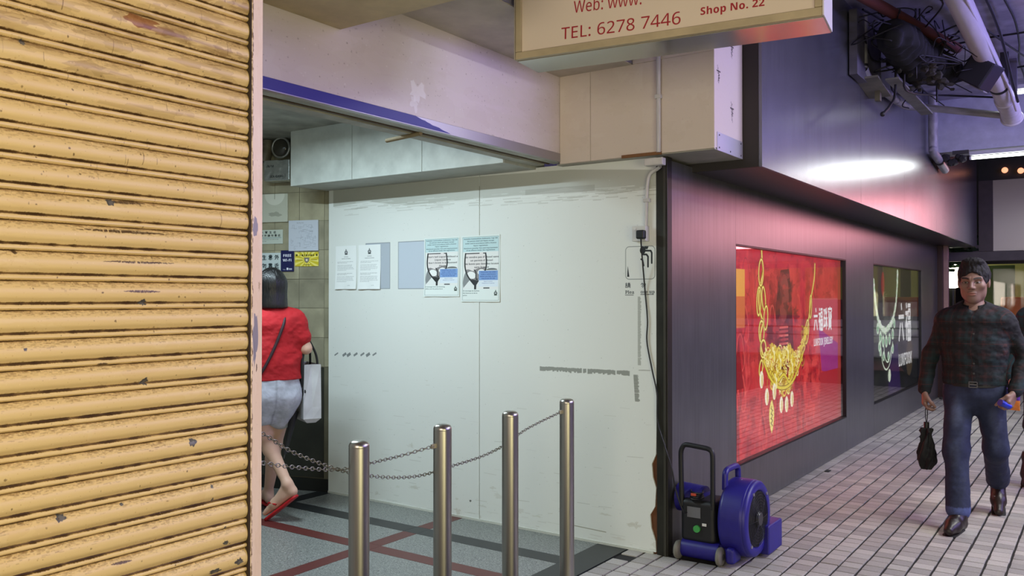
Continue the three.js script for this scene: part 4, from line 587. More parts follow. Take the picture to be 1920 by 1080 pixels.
// ───────────────────────── light boxes with jewellery posters ─────────────────────────
{
  const gold = ['#f2d84a', '#d8b42c', '#fff2a0', '#b98d1e'];
  const curl = (g, x, y, s, rot, c, lw) => { g.strokeStyle = c; g.lineWidth = lw; g.beginPath(); for (let i = 0; i <= 30; i++) { const a = rot + i * 0.27, q = s * (1 - i / 34); g[i ? 'lineTo' : 'moveTo'](x + Math.cos(a) * q, y + Math.sin(a) * q); } g.stroke(); };
  const lukfook = (g, x, y, w, h, lw, four, latin) => { const n = four ? 4 : 2; ['luk', 'fuk', 'zyu', 'bou'].slice(0, n).forEach((k, i) => glyph(g, k, x + i * w / n, y, w / n * 0.92, h, lw, '#ffffff')); g.fillStyle = '#ffffff'; g.textAlign = 'left'; };
  const red = canvasTex(2000, 1024, (g, w, h) => {
    const r = rng(401); g.fillStyle = '#c62a30'; g.fillRect(0, 0, w, h);
    for (let i = 0; i < 900; i++) { const x = r() * w, y = r() * h; blotch(g, x, y, 10 + r() * 60, 10 + r() * 46, r, ['#a31a22', '#d8383a', '#8a1219', '#e04a46', '#c9242c'][r() * 5 | 0], 0.25 + r() * 0.3, 0.5); }
    for (let i = 0; i < 120; i++) { const x = r() * w, y = r() * h, l = 120 + r() * 260; if (x > 1380 && y < 640) continue; g.strokeStyle = ['#6e0c13', '#f0625a', '#8e141b', '#e8443f', '#5a0a10'][r() * 5 | 0]; g.lineWidth = 8 + r() * 34; g.globalAlpha = 0.32; g.lineCap = 'round'; g.beginPath(); g.moveTo(x, y); g.bezierCurveTo(x + (r() - 0.5) * 160, y + l * 0.3, x + (r() - 0.5) * 160, y + l * 0.7, x + (r() - 0.5) * 120, y + l); g.stroke(); } g.globalAlpha = 1;
    // carved rose-petal drapery and arches
    for (let i = 0; i < 46; i++) { const x = r() * w, y = 120 + r() * h * 0.85; if (x > 1500 && y < 600) continue; g.strokeStyle = r() < 0.5 ? '#7c0f16' : '#ee6a5e'; g.lineWidth = 4 + r() * 8; g.globalAlpha = 0.6; g.beginPath(); g.moveTo(x, y); g.bezierCurveTo(x + 20, y - 120, x + 80, y - 120, x + 100, y); g.stroke(); g.beginPath(); g.moveTo(x + 100, y); g.bezierCurveTo(x + 130, y + 60, x + 70, y + 120, x + 50, y + 60); g.stroke(); } g.globalAlpha = 1;
    for (const [x, y, k] of [[120, 560, 1], [1180, 470, 1.2], [1290, 640, 1.1]]) { g.fillStyle = '#8c1219'; g.beginPath(); g.moveTo(x, y - 130 * k); g.lineTo(x - 70 * k, y + 120 * k); g.lineTo(x + 70 * k, y + 120 * k); g.fill(); }
    g.fillStyle = '#e8a24a'; g.fillRect(20, 110, 190, 130); g.fillStyle = '#d06a3a'; g.fillRect(20, 240, 190, 150);
    // model in dark red dress in the middle
    g.fillStyle = '#5f1a20'; g.beginPath(); g.moveTo(760, 100); g.bezierCurveTo(640, 240, 700, 420, 620, 640); g.lineTo(1010, 640); g.bezierCurveTo(940, 420, 980, 240, 900, 90); g.closePath(); g.fill(); g.fillStyle = '#8f3a38'; g.beginPath(); g.ellipse(815, 250, 80, 130, 0.1, 0, 7); g.fill(); for (let i = 0; i < 9; i++) { g.fillStyle = i % 2 ? '#b5484a' : '#e27a72'; g.fillRect(735 - i * 3, 400 + i * 22, 150 + i * 4, 12); }
    for (let i = 0; i < 70; i++) blotch(g, 560 + r() * 520, 120 + r() * 520, 14 + r() * 50, 12 + r() * 40, r, ['#3d0f14', '#a8222a', '#d8403e'][r() * 3 | 0], 0.35, 0.6);
    // reflections painted into the print: pink and purple patches at the right
    g.fillStyle = '#cf5a66'; g.globalAlpha = 0.85; g.fillRect(1330, 250, 600, 330); g.fillStyle = '#9c2f8c'; g.beginPath(); g.moveTo(1480, 430); g.lineTo(2000, 560); g.lineTo(2000, 760); g.lineTo(1540, 690); g.fill(); g.globalAlpha = 1; g.fillStyle = '#b4262e'; g.fillRect(1500, 700, 500, 324); g.fillStyle = '#a9382f'; g.fillRect(1920, 0, 80, 1024);
    for (let i = 0; i < 80; i++) blotch(g, 1180 + r() * 280, 420 + r() * 500, 14 + r() * 50, 12 + r() * 50, r, ['#e0322e', '#c21f26', '#f0554a'][r() * 3 | 0], 0.5, 0.6);
    // gold necklace: scrolling strands down both sides, a heavy filigree collar, pearl drops
    const q = (px, py) => { const p = onZ(px, py, SHOPZ - 0.05), b = BOXES[0]; return [(p.x - b.x0) / (b.x1 - b.x0) * w, (1 - (p.y - BY0) / (BY1 - BY0)) * h]; };
    const path = (pts, c, lw) => { const cv = new THREE.CatmullRomCurve3(pts.map(([x, y]) => { const a = q(x, y); return V(a[0], a[1], 0); })); g.strokeStyle = c; g.lineWidth = lw; g.lineCap = 'round'; g.beginPath(); cv.getPoints(60).forEach((p, i) => g[i ? 'lineTo' : 'moveTo'](p.x, p.y)); g.stroke(); };
    const loop = (px, py, rx, ry, rot, lw) => { const a = q(px, py); for (const [c, k] of [['#8a6512', lw + 8], ['#ecd042', lw], ['#fff4ac', lw * 0.35]]) { g.strokeStyle = c; g.lineWidth = k; g.beginPath(); g.ellipse(a[0], a[1], rx, ry, rot, 0, 7); g.stroke(); } };
    const strands = [[[1428, 466], [1429, 488], [1431, 508], [1427, 530], [1423, 552], [1424, 580], [1430, 604], [1426, 628], [1428, 655], [1436, 682]], [[1528, 496], [1527, 520], [1522, 552], [1518, 585], [1513, 620], [1507, 645], [1497, 668]]];
    for (const st of strands) for (const [c, k] of [['#8a6512', 26], ['#e6c93c', 18], ['#fff0a0', 6]]) path(st, c, k);
    for (const [x, y, a, b, rot] of [[1427, 511, 34, 66, 0.1], [1423, 565, 30, 70, 0.1], [1432, 560, 26, 60, -0.2], [1436, 596, 30, 60, 0.15], [1428, 622, 38, 54, 0], [1431, 654, 40, 44, 0.3], [1427, 690, 24, 40, 0.4], [1520, 575, 22, 66, 0.1], [1513, 622, 34, 70, 0.35], [1506, 646, 34, 44, 0.4]]) loop(x, y, a, b, rot, 12);
    const blob = (px, py, n, s) => { const a = q(px, py); for (let i = 0; i < n; i++) curl(g, a[0] + (r() - 0.5) * s * 2, a[1] + (r() - 0.5) * s * 1.6, 16 + r() * 26, r() * 6, gold[r() * 4 | 0], 5 + r() * 6); };
    for (const [x, y, n] of [[1440, 672, 16], [1450, 664, 18], [1460, 672, 22], [1470, 668, 22], [1480, 662, 20], [1490, 672, 16], [1446, 696, 16], [1458, 700, 18], [1470, 706, 18], [1482, 700, 16], [1492, 688, 14], [1452, 716, 12], [1466, 722, 12], [1478, 718, 12], [1500, 664, 14], [1509, 632, 10]]) blob(x, y, n, 46);
    for (const [c, k] of [['#8a6512', 24], ['#f0d84c', 16]]) { path([[1432, 676], [1442, 704], [1456, 724], [1474, 726], [1488, 712], [1499, 684], [1506, 660]], c, k); path([[1448, 700], [1456, 716], [1470, 702], [1480, 716], [1488, 698]], c, k); }
    for (const [x, y] of [[1452, 662], [1464, 676], [1478, 660], [1456, 712], [1486, 684]]) { const a = q(x, y); for (let k = 0; k < 8; k++) { g.fillStyle = gold[k % 3]; g.beginPath(); g.ellipse(a[0] + Math.cos(k * 0.785) * 26, a[1] + Math.sin(k * 0.785) * 26, 22, 12, k * 0.785, 0, 7); g.fill(); } g.fillStyle = '#fff4b0'; g.beginPath(); g.arc(a[0], a[1], 13, 0, 7); g.fill(); }
    for (const [x, y0, y] of [[1428, 690, 712], [1438, 712, 744], [1452, 722, 734], [1465, 728, 759], [1475, 728, 758], [1485, 722, 748]]) { path([[x + 1, y0], [x, y - 8]], '#d8b42c', 5); const a = q(x, y); g.fillStyle = '#fff6d8'; g.beginPath(); g.ellipse(a[0], a[1], 30, 44, 0, 0, 7); g.fill(); g.fillStyle = '#e8cf80'; g.beginPath(); g.ellipse(a[0] + 9, a[1] + 6, 12, 32, 0, 0, 7); g.fill(); }
    { const a = q(1447, 780); path([[1450, 738], [1448, 760]], '#d8b42c', 5); g.fillStyle = '#f4e27a'; g.beginPath(); g.moveTo(a[0], a[1] - 84); g.bezierCurveTo(a[0] + 56, a[1] - 40, a[0] + 50, a[1] + 30, a[0], a[1] + 92); g.bezierCurveTo(a[0] - 50, a[1] + 30, a[0] - 56, a[1] - 40, a[0], a[1] - 84); g.fill(); g.strokeStyle = '#5e4a10'; g.lineWidth = 6; g.beginPath(); g.moveTo(a[0], a[1] - 50); for (let i = 0; i < 8; i++) g.lineTo(a[0] + (i % 2 ? 14 : -10), a[1] - 40 + i * 13); g.stroke(); }
    lukfook(g, 1370, 300, 420, 150, 15, true); g.fillStyle = '#fff'; g.font = 'bold 60px sans-serif'; g.fillText('LUKFOOK', 1375, 535, 205); g.fillText('JEWELLERY', 1595, 535, 205);
  });
  const dark = canvasTex(1600, 860, (g, w, h) => {
    const r = rng(402); g.fillStyle = '#191b19'; g.fillRect(0, 0, w, h); g.fillStyle = '#3a3a26'; g.fillRect(0, 0, w, 230); g.fillStyle = '#585b58'; g.fillRect(0, 240, w, 250); for (let i = 0; i < 60; i++) blotch(g, r() * w, r() * h, 30 + r() * 90, 20 + r() * 60, r, ['#22251f', '#3c3d30', '#2a2330', '#1b1e1c'][r() * 4 | 0], 0.35, 0.5);
    g.fillStyle = '#2c1c4a'; g.beginPath(); g.moveTo(620, 560); g.lineTo(860, 520); g.lineTo(960, 860); g.lineTo(540, 860); g.fill(); g.fillStyle = '#8a2a1a'; g.beginPath(); g.ellipse(400, 120, 50, 80, 0, 0, 7); g.fill(); g.fillStyle = '#5a1512'; g.beginPath(); g.ellipse(60, 660, 60, 90, 0, 0, 7); g.fill(); g.fillStyle = '#4b3f2b'; g.beginPath(); g.ellipse(1280, 640, 120, 140, 0.3, 0, 7); g.fill();
    const q = (px, py) => { const p = onZ(px, py, SHOPZ - 0.05), b = BOXES[1]; return [(p.x - b.x0) / (b.x1 - b.x0) * w, (1 - (p.y - BY0) / (BY1 - BY0)) * h]; };
    const run = (pts, n, fn) => { const cv = new THREE.CatmullRomCurve3(pts.map(([x, y]) => { const a = q(x, y); return V(a[0], a[1], 0); })); for (let i = 0; i <= n; i++) fn(cv.getPoint(i / n), i); };
    for (const st of [[[1638, 528], [1641, 560], [1645, 590], [1652, 612], [1660, 620]], [[1683, 512], [1682, 540], [1679, 575], [1672, 604], [1660, 620]]]) run(st, 30, (p, i) => { g.fillStyle = ['#f2ffe8', '#cfeccb', '#ffffff'][i % 3]; g.beginPath(); g.ellipse(p.x, p.y, 16 + r() * 14, 12 + r() * 12, r() * 3, 0, 7); g.fill(); curl(g, p.x, p.y + 12, 22, r() * 6, '#d8f4d0', 5); });
    for (const [x, y, k] of [[1646, 616, 34], [1651, 632, 36], [1656, 640, 36], [1662, 640, 38], [1668, 636, 36], [1674, 626, 36], [1677, 606, 32], [1649, 650, 30], [1657, 668, 30], [1666, 668, 30], [1674, 654, 32], [1651, 660, 26]]) { const a = q(x, y); g.fillStyle = '#dff5da'; g.beginPath(); g.ellipse(a[0], a[1], k, k * 1.1, 0, 0, 7); g.fill(); g.fillStyle = '#3c9c5e'; g.beginPath(); g.ellipse(a[0], a[1] + 3, k * 0.4, k * 0.6, 0, 0, 7); g.fill(); }
    for (const st of [[[1651, 640], [1655, 680], [1662, 693], [1669, 680], [1674, 640]], [[1657, 645], [1660, 672], [1666, 678], [1672, 650]]]) { let first = true; g.strokeStyle = '#e6f8e0'; g.lineWidth = 12; g.beginPath(); run(st, 30, (p) => { g[first ? 'moveTo' : 'lineTo'](p.x, p.y); first = false; }); g.stroke(); }
    { const a = q(1668, 704); g.fillStyle = '#e9f6dc'; g.beginPath(); g.ellipse(a[0], a[1], 40, 44, 0, 0, 7); g.fill(); }
    lukfook(g, 880, 230, 480, 300, 30, false); g.fillStyle = '#fff'; g.font = 'bold 120px sans-serif'; g.fillText('LUKFOOK', 890, 690, 480);
  });
  const make = (i, tex, k, label) => {
    const b = BOXES[i], t = thing('poster_lightbox', label, 'light box', [(b.x0 + b.x1) / 2, BY0, SHOPZ]);
    const z = SHOPZ - 0.05; tex.wrapS = tex.wrapT = THREE.ClampToEdgeWrapping;
    const g = box(b.x0 + 0.012, b.x1 - 0.012, BY0 + 0.012, BY1 - 0.012, z - 0.03, z); tex.repeat.set(1 / (b.x1 - b.x0), 1 / (BY1 - BY0)); tex.offset.set(-b.x0 / (b.x1 - b.x0), -BY0 / (BY1 - BY0));
    part(t, 'backlit_print', g, new THREE.MeshStandardMaterial({ color: 0x0a0a0a, emissive: 0xffffff, emissiveMap: tex, emissiveIntensity: k, roughness: 0.5 }));
    part(t, 'glass_pane', box(b.x0 + 0.006, b.x1 - 0.006, BY0 + 0.006, BY1 - 0.006, SHOPZ - 0.022, SHOPZ - 0.018), phys('#ffffff', 0.02, { transmission: 1, thickness: 0, ior: 1.5 }));
    const fr = mat('#242326', 0.4, { metalness: 0.6 });
    for (const q of [[b.x0, b.x1, BY0, BY0 + 0.011], [b.x0, b.x1, BY1 - 0.011, BY1], [b.x0, b.x0 + 0.011, BY0 + 0.011, BY1 - 0.011], [b.x1 - 0.011, b.x1, BY0 + 0.011, BY1 - 0.011]]) part(t, 'frame_bar', box(q[0] + 0.0002, q[1] - 0.0002, q[2] + 0.0002, q[3] - 0.0002, SHOPZ - 0.08, SHOPZ - 0.002), fr);
    const c = new THREE.Color(i ? '#5a5f58' : '#d0403c'); areaLight(V((b.x0 + b.x1) / 2, (BY0 + BY1) / 2, SHOPZ + 0.006), V(0, 0, 1), b.x1 - b.x0 - 0.1, BY1 - BY0 - 0.1, [[c.r, c.g, c.b], i ? 0.2 : 0.35]);
  };
  make(0, red, 0.95, 'red backlit poster of a gold necklace behind the blue blower'); make(1, dark, 1.0, 'dark backlit poster of a silver and green necklace beside the walking man');
}

// ───────────────────────── bollards and chains ─────────────────────────
const steel = mat('#c9c4ba', 0.33, { metalness: 1.0, map: dataTex(256, (u, v) => { const k = 225 + 40 * (fbm(u * 30, v * 4, 5, 4) - 0.5); return [k, k, k]; }) });
const BOL = [[2.225, -2.235], [2.71, -2.245], [3.20, -2.25], [3.755, -2.285]];
{
  const R = 0.0377, H = 0.98, pts = [[R, 0], [R, H - 0.026], [R - 0.0012, H - 0.024], [R + 0.0004, H - 0.022], [R * 0.97, H - 0.014], [R * 0.85, H - 0.006], [R * 0.6, H - 0.0015], [R * 0.3, H], [0.0001, H + 0.0003]].map(([x, y]) => new THREE.Vector2(x, y));
  const labels = ['steel bollard nearest the yellow shutter', 'second steel bollard from the shutter, with a chain bracket near its top', 'third steel bollard from the shutter', 'steel bollard nearest the white wall and blower, with a chain bracket'];
  BOL.forEach(([x, z], i) => {
    const t = thing('bollard', labels[i], 'bollard', [x, 0, z], 'row of steel bollards');
    const g = new THREE.LatheGeometry(pts, 40); g.translate(x, 0, z); part(t, 'post', g, steel);
    part(t, 'base_flange', rod(V(x, 0, z), V(x, 0.012, z), 0.065, 32), steel);
    if (i === 1 || i === 3) { const y = i === 1 ? 0.893 : 0.913; part(t, 'bracket', box(x - R - 0.022, x - R + 0.004, y - 0.009, y + 0.011, z - 0.014, z - 0.004, 0.002), steel, 'chain bracket'); }
  });
  const link = new THREE.TorusGeometry(0.0062, 0.0016, 6, 14); link.scale(1.55, 1, 1);
  const galv = mat('#8f8b80', 0.35, { metalness: 0.9 });
  const chain = (label, ends) => {
    const cv = new THREE.CatmullRomCurve3(ends), n = Math.round(cv.getLength() / 0.0155), a = ends[0]; const t = thing('chain', label, 'chain', [a.x, a.y, a.z], 'chains between the bollards');
    const links = [];
    for (let i = 0; i <= n; i++) { const p = cv.getPointAt(i / n), tg = cv.getTangentAt(i / n), g = link.clone(); g.rotateX(i % 2 ? Math.PI / 2 : 0); g.applyQuaternion(new THREE.Quaternion().setFromUnitVectors(V(1, 0, 0), tg)); g.translate(p.x, p.y, p.z); links.push(g); }
    const m = part(t, 'links', links, galv); m.userData.kind = 'stuff';
    part(t, 'end_ring', rod(a.clone().add(V(-0.008, 0, 0)), a, 0.011, 10), galv);
  };
  const cz = -2.297;
  const pz = (px, py) => onZ(px, py, cz);
  chain('chain from the shutter post to the second bollard, hanging in the shallow curve', [V(1.757, 0.975, -2.30), pz(491, 868), pz(560, 877), pz(640, 880), pz(700, 867), pz(757, 853), V(2.71 - 0.055, 0.893, -2.255)]);
  chain('chain from the shutter post to the last bollard, hanging in the deeper curve', [V(1.757, 1.075, -2.30), pz(491, 813), pz(545, 846), pz(640, 882), pz(700, 893), pz(780, 893), pz(850, 873), pz(905, 855), pz(945, 835), pz(985, 806), V(3.755 - 0.055, 0.913, -2.294)]);
}

// ───────────────────────── blue floor blower ─────────────────────────
{
  const blue = mat('#241d82', 0.42, { map: paintMap }), blk = mat('#141417', 0.5), grey = mat('#8f8b80', 0.6, { map: coarseMap });
  const CX = 4.765, CY = 0.245, ZF = -1.645, ZB = -1.80, R = 0.215;
  const t = thing('floor_blower', 'blue air blower on wheels with a telescopic black handle beside the shop wall', 'blower', [4.75, 0, -1.8]);
  // scroll housing: round drum whose bottom runs out into the outlet duct along the floor
  { const s = new THREE.Shape(); s.absarc(CX, CY, R, Math.PI * 1.5, Math.PI * 0.12, true); s.lineTo(CX + 0.235, 0.205); s.lineTo(5.03, 0.165); s.lineTo(5.045, 0.028); s.lineTo(CX, 0.03); s.closePath();
    const g = new THREE.ExtrudeGeometry(s, { depth: ZF - ZB - 0.05, bevelEnabled: true, bevelThickness: 0.022, bevelSize: 0.022, bevelSegments: 4, bevelOffset: -0.02, curveSegments: 40 }); g.translate(0, 0, ZB + 0.025); part(t, 'scroll_housing', g, blue); }
  { const g = box(4.86, 5.10, 0.02, 0.185, -1.86, -1.605, 0.010); part(t, 'outlet', g, blue); part(t, 'outlet_mouth', box(5.096, 5.1015, 0.036, 0.168, -1.845, -1.62), blk); }
  // intake: raised ring, black basket grille, fan hub behind
  { const ring = [[0.155, -0.012], [0.158, 0.006], [0.17, 0.014], [0.20, 0.012], [0.213, 0.0], [0.213, -0.012]].map(([x, y]) => new THREE.Vector2(x, y)); const g = new THREE.LatheGeometry(ring, 48); g.rotateX(Math.PI / 2); g.translate(CX, CY, ZF); part(t, 'intake_ring', g, blue); }
  { const g = new THREE.CylinderGeometry(0.155, 0.155, 0.004, 40); g.rotateX(Math.PI / 2); g.translate(CX, CY, ZF + 0.0025); part(t, 'intake_back', g, mat('#08080a', 0.7)); }
  { const list = []; for (let i = 1; i <= 9; i++) { const q = new THREE.TorusGeometry(0.016 * i + 0.008, 0.0015, 6, 40); q.translate(CX, CY, ZF + 0.010 + 0.012 * Math.cos(i / 10 * 1.4)); list.push(q); } for (let i = 0; i < 8; i++) { const a = i * Math.PI / 4; list.push(tube([V(CX + Math.cos(a) * 0.02, CY + Math.sin(a) * 0.02, ZF + 0.024), V(CX + Math.cos(a) * 0.09, CY + Math.sin(a) * 0.09, ZF + 0.02), V(CX + Math.cos(a) * 0.158, CY + Math.sin(a) * 0.158, ZF + 0.010)], 0.002, 10, 6)); } part(t, 'grille', list, mat('#25262a', 0.35, { metalness: 0.5 })); }
  { const g = new THREE.CylinderGeometry(0.035, 0.045, 0.012, 24); g.rotateX(Math.PI / 2); g.translate(CX, CY, ZF + 0.02); part(t, 'grille_hub', g, mat('#2e2f34', 0.4)); }
  for (const a of [2.1, 0.75, 3.95, 5.35]) { const c = V(CX + Math.cos(a) * 0.178, CY + Math.sin(a) * 0.178, ZF + 0.013); part(t, 'bolt', rod(c, c.clone().add(V(0, 0, 0.006)), 0.009, 10), mat('#b9b9bd', 0.3, { metalness: 0.8 })); }
  // carrying handle on top
  { const y = CY + R - 0.012; part(t, 'carry_handle', tube([V(CX - 0.105, y - 0.04, -1.79), V(CX - 0.1, y + 0.045, -1.79), V(CX - 0.07, y + 0.068, -1.79), V(CX + 0.07, y + 0.068, -1.79), V(CX + 0.1, y + 0.045, -1.79), V(CX + 0.105, y - 0.05, -1.79)], 0.017, 50, 12, 0.3), blue); }
  // motor and control side, facing the passage
  part(t, 'motor_cowl', box(4.585, 4.80, 0.10, 0.345, -2.03, -1.82, 0.03), blk);
  { const g = new THREE.CylinderGeometry(0.075, 0.085, 0.16, 28); g.rotateX(Math.PI / 2); g.translate(4.70, 0.33, -2.0); part(t, 'motor_dome', g, blue); }
  { const g = new THREE.TorusGeometry(0.06, 0.006, 8, 30); for (let k = 0; k < 1; k++); const list = []; for (let k = 0; k < 4; k++) { const q = g.clone(); q.scale(1, 0.55, 1); q.rotateX(Math.PI / 2); q.rotateY(0.2 * k); q.translate(4.63, 0.352 + k * 0.011, -1.945); list.push(q); } part(t, 'coiled_cord', list, blk); part(t, 'cord_tie', box(4.562, 4.573, 0.372, 0.386, -1.955, -1.925, 0.002), mat('#b8452a', 0.5)); }
  part(t, 'rating_plate', box(4.5815, 4.5845, 0.245, 0.305, -1.985, -1.905), mat('#77777c', 0.4, { metalness: 0.4 }), 'grey rating plate');
  { const p = V(4.58, 0.185, -1.925); part(t, 'switch_button', rod(p.clone().add(V(0.006, 0, 0)), p.clone().add(V(-0.008, 0, 0)), 0.020, 20), mat('#3f9a4c', 0.45), 'green switch'); }
  part(t, 'warning_label', box(4.5815, 4.5845, 0.205, 0.22, -1.895, -1.87), mat('#d0d0d0', 0.5));
  // telescopic handle
  part(t, 'telescopic_handle', tube([V(4.60, 0.30, -2.025), V(4.60, 0.60, -2.03), V(4.60, 0.648, -2.01), V(4.60, 0.652, -1.98), V(4.60, 0.642, -1.87), V(4.60, 0.628, -1.845), V(4.60, 0.59, -1.838), V(4.60, 0.30, -1.838)], 0.0145, 80, 12, 0.25), blk);
  // rear skid and wheels
  { const g = new THREE.CylinderGeometry(0.052, 0.052, 0.22, 24); g.rotateX(Math.PI / 2); g.translate(4.61, 0.062, -1.91); part(t, 'rear_skid', [g, box(4.61, 4.80, 0.03, 0.11, -2.02, -1.72, 0.015)], blue); }
  part(t, 'side_lug', box(4.56, 4.68, 0.02, 0.11, -1.755, -1.70, 0.02), blue);
  for (const z of [-2.035, -1.785]) { const w = new THREE.LatheGeometry([[0.018, -0.017], [0.034, -0.017], [0.048, -0.013], [0.052, -0.004], [0.052, 0.004], [0.048, 0.013], [0.034, 0.017], [0.018, 0.017]].map(([x, y]) => new THREE.Vector2(x, y)), 28); w.rotateX(Math.PI / 2); w.translate(4.575, 0.0525, z); const m = part(t, 'wheel', w, grey, 'worn grey rubber wheel'); part(m, 'hub', rod(V(4.575, 0.0525, z - 0.014), V(4.575, 0.0525, z + 0.014), 0.021, 16), mat('#57555a', 0.5)); }
}

// ───────────────────────── services under the arcade ceiling ─────────────────────────
{
  const pvc = painted('#b4b2b4', 0.45, coarseMap), white = painted('#d3d0d6', 0.45), rust = painted('#6b3020', 0.75, coarseMap), blk = mat('#17161a', 0.55), grime = painted('#2a2826', 0.8, coarseMap);
  const zf = FASZ + 0.05;
  // grey drain: drops by the fascia, turns along it, then crosses to the big pipe
  { const t = thing('drain_pipe', 'thin grey drain pipe bending along the shop fascia towards the thick white pipe', 'pipe', [7.17, 3.28, zf]);
    const a = onZ(1618, 40, zf), b = onZ(1618, 128, zf), c = onZ(1632, 152, zf), d = onZ(1680, 188, zf), e = onZ(1706, 199, zf + 0.04), f = V(9.6, 3.285, -0.86);
    part(t, 'pipe', rod(V(a.x, CEIL - 0.02, a.z), b, 0.035, 18), pvc); part(t, 'elbow', tube([b, b.clone().lerp(c, 0.6).add(V(-0.02, -0.02, 0)), c.clone().lerp(d, 0.12)], 0.040, 16, 16), pvc); part(t, 'pipe', rod(c, d, 0.035, 18), pvc); part(t, 'coupling', rod(c.clone().lerp(d, 0.22), c.clone().lerp(d, 0.28), 0.042, 18), pvc);
    part(t, 'elbow', tube([d, d.clone().lerp(e, 0.7).add(V(0, -0.01, 0)), e.clone().lerp(f, 0.06)], 0.038, 16, 16), pvc); part(t, 'pipe', rod(e, f, 0.034, 18), pvc); part(t, 'clip', rod(b.clone().add(V(0, 0.012, 0)), b.clone().add(V(0, 0.03, 0)), 0.041, 16), blk); }
  { const t = thing('drain_pipe', 'grey down pipe with a kinked foot at the far end of the shop fascia', 'pipe', [10.47, 3.0, zf]); const z2 = FASZ + 0.064, a = onZ(1749, 214, z2), b = onZ(1750, 284, z2), c = onZ(1772, 319, z2); part(t, 'pipe', rod(V(a.x, CEIL - 0.02, a.z), b, 0.05, 18), pvc); part(t, 'foot', tube([b.clone().add(V(0, 0.05, 0)), b, b.clone().lerp(c, 0.5), c], 0.045, 24, 16), pvc); part(t, 'clip', rod(b.clone().lerp(c, 0.45), b.clone().lerp(c, 0.5), 0.055, 14), blk); }
  // thick white pipe with open elbow
  { const t = thing('soil_pipe', 'thick white pipe slanting down from the ceiling to a capped elbow', 'pipe', [8, 3.3, -0.8]); const a = V(6.2, 3.72, -0.90), b = V(9.35, 3.33, -0.78), c = V(9.62, 3.25, -0.77);
    part(t, 'pipe', rod(a, b, 0.082, 32), white); part(t, 'socket', rod(b.clone().lerp(a, 0.06), b, 0.094, 32), white); part(t, 'elbow', tube([b, V(9.5, 3.30, -0.775), c], 0.088, 20, 24), white); part(t, 'elbow_lip', (() => { const g = new THREE.TorusGeometry(0.09, 0.012, 10, 30); g.rotateY(Math.PI / 2); g.rotateZ(-0.5); g.translate(c.x, c.y, c.z); return g; })(), white); part(t, 'strap', rod(b.clone().lerp(a, 0.18), b.clone().lerp(a, 0.195), 0.087, 24), blk);
    part(t, 'tied_cord', tube([V(6.4, 3.62, -0.82), V(7.2, 3.56, -0.80), V(8.0, 3.46, -0.76), V(8.7, 3.36, -0.72), V(9.2, 3.24, -0.70)], 0.012, 40, 8), white, 'white cord tied along the pipe'); part(t, 'tied_cord', tube([V(6.4, 3.76, -0.80), V(7.1, 3.72, -0.74), V(7.8, 3.60, -0.70), V(8.6, 3.42, -0.69), V(9.1, 3.3, -0.68)], 0.012, 40, 8), blk, 'black cord tied along the pipe'); }
  { const t = thing('rust_pipe', 'rusty brown pipe slanting across under the arcade ceiling', 'pipe', [7, 3.6, -1.4]); part(t, 'pipe', rod(V(5.6, 3.66, -1.86 + 0.25), V(8.2, 3.64, -1.06), 0.042, 18), rust); for (const k of [0.35, 0.7]) { const q = V(5.6, 3.66, -1.61).lerp(V(8.2, 3.64, -1.06), k); part(t, 'hanger', rod(q, q.clone().setY(CEIL), 0.008, 8), blk); } }
  // junction cabinet hanging at the fascia
  { const t = thing('service_box', 'grey sheet metal service box with a broken bottom beside the drain pipe', 'box', [7.2, 3.25, zf]); const a = onZ(1606, 90, zf + 0.02), b = onZ(1645, 178, zf + 0.02); part(t, 'shell', box(a.x + 0.02, b.x + 0.15, b.y + 0.03, CEIL - 0.05, zf - 0.02 - 0.02, zf + 0.02), painted('#6e6b78', 0.6, coarseMap)); part(t, 'bottom_plate', (() => { const g = box(-0.25, 0.25, -0.008, 0.008, -0.05, 0.12); g.rotateZ(-0.12); g.translate((a.x + b.x) / 2 + 0.15, b.y + 0.02, zf); return g; })(), painted('#8d8a80', 0.7, coarseMap)); part(t, 'hanging_bracket', (() => { const q = onZ(1646, 178, zf + 0.05); return box(q.x - 0.02, q.x + 0.04, q.y - 0.05, q.y + 0.1, q.z - 0.02, q.z + 0.02); })(), painted('#6b6650', 0.7)); }
  // black wrapped duct with dirty rags of lagging below
  { const t = thing('wrapped_duct', 'sagging black plastic wrapped duct with loose lagging under the rusty pipe', 'duct', [7.7, 3.3, -1.25]);
    const A = [0, 0, 0], g = sdfMesh((x, y, z) => { let d = cone(x, y, z, [-0.75, 0.05, -0.05], [0.05, 0.02, 0.0], 0.13, 0.15); d = smin(d, cone(x, y, z, [0.0, 0.03, 0.0], [0.55, 0.05, 0.12], 0.15, 0.12), 0.08); return d + 0.07 * (fbm(x * 7, y * 7, z * 7 + 4, 3) - 0.5) + 0.015 * Math.sin(x * 60 + y * 20); }, [-1.0, -0.3, -0.35], [0.8, 0.35, 0.4], 0.018); g.translate(7.75, 3.43, -1.28); part(t, 'wrap', g, mat('#101012', 0.8, { map: coarseMap }));
    const r = rng(71), rags = []; for (let i = 0; i < 26; i++) { const q = new THREE.IcosahedronGeometry(0.012 + r() * 0.02, 0); q.scale(1.6, 0.5 + r(), 1); q.rotateY(r() * 6); q.translate(7.15 + r() * 1.0, 3.27 + (r() - 0.5) * 0.05, -1.36 + r() * 0.3); rags.push(q); } const m = part(t, 'lagging_rags', rags, painted('#3d3a34', 0.9, coarseMap)); m.userData.kind = 'stuff';
    part(t, 'tray', box(7.3, 8.9, 3.235, 3.25, -1.46, -1.36), painted('#9a9a98', 0.6, coarseMap), 'pale dented tray under the duct'); for (const x of [7.4, 8.4]) part(t, 'hanger', rod(V(x, 3.24, -1.25), V(x, CEIL, -1.25), 0.008, 8), blk); }
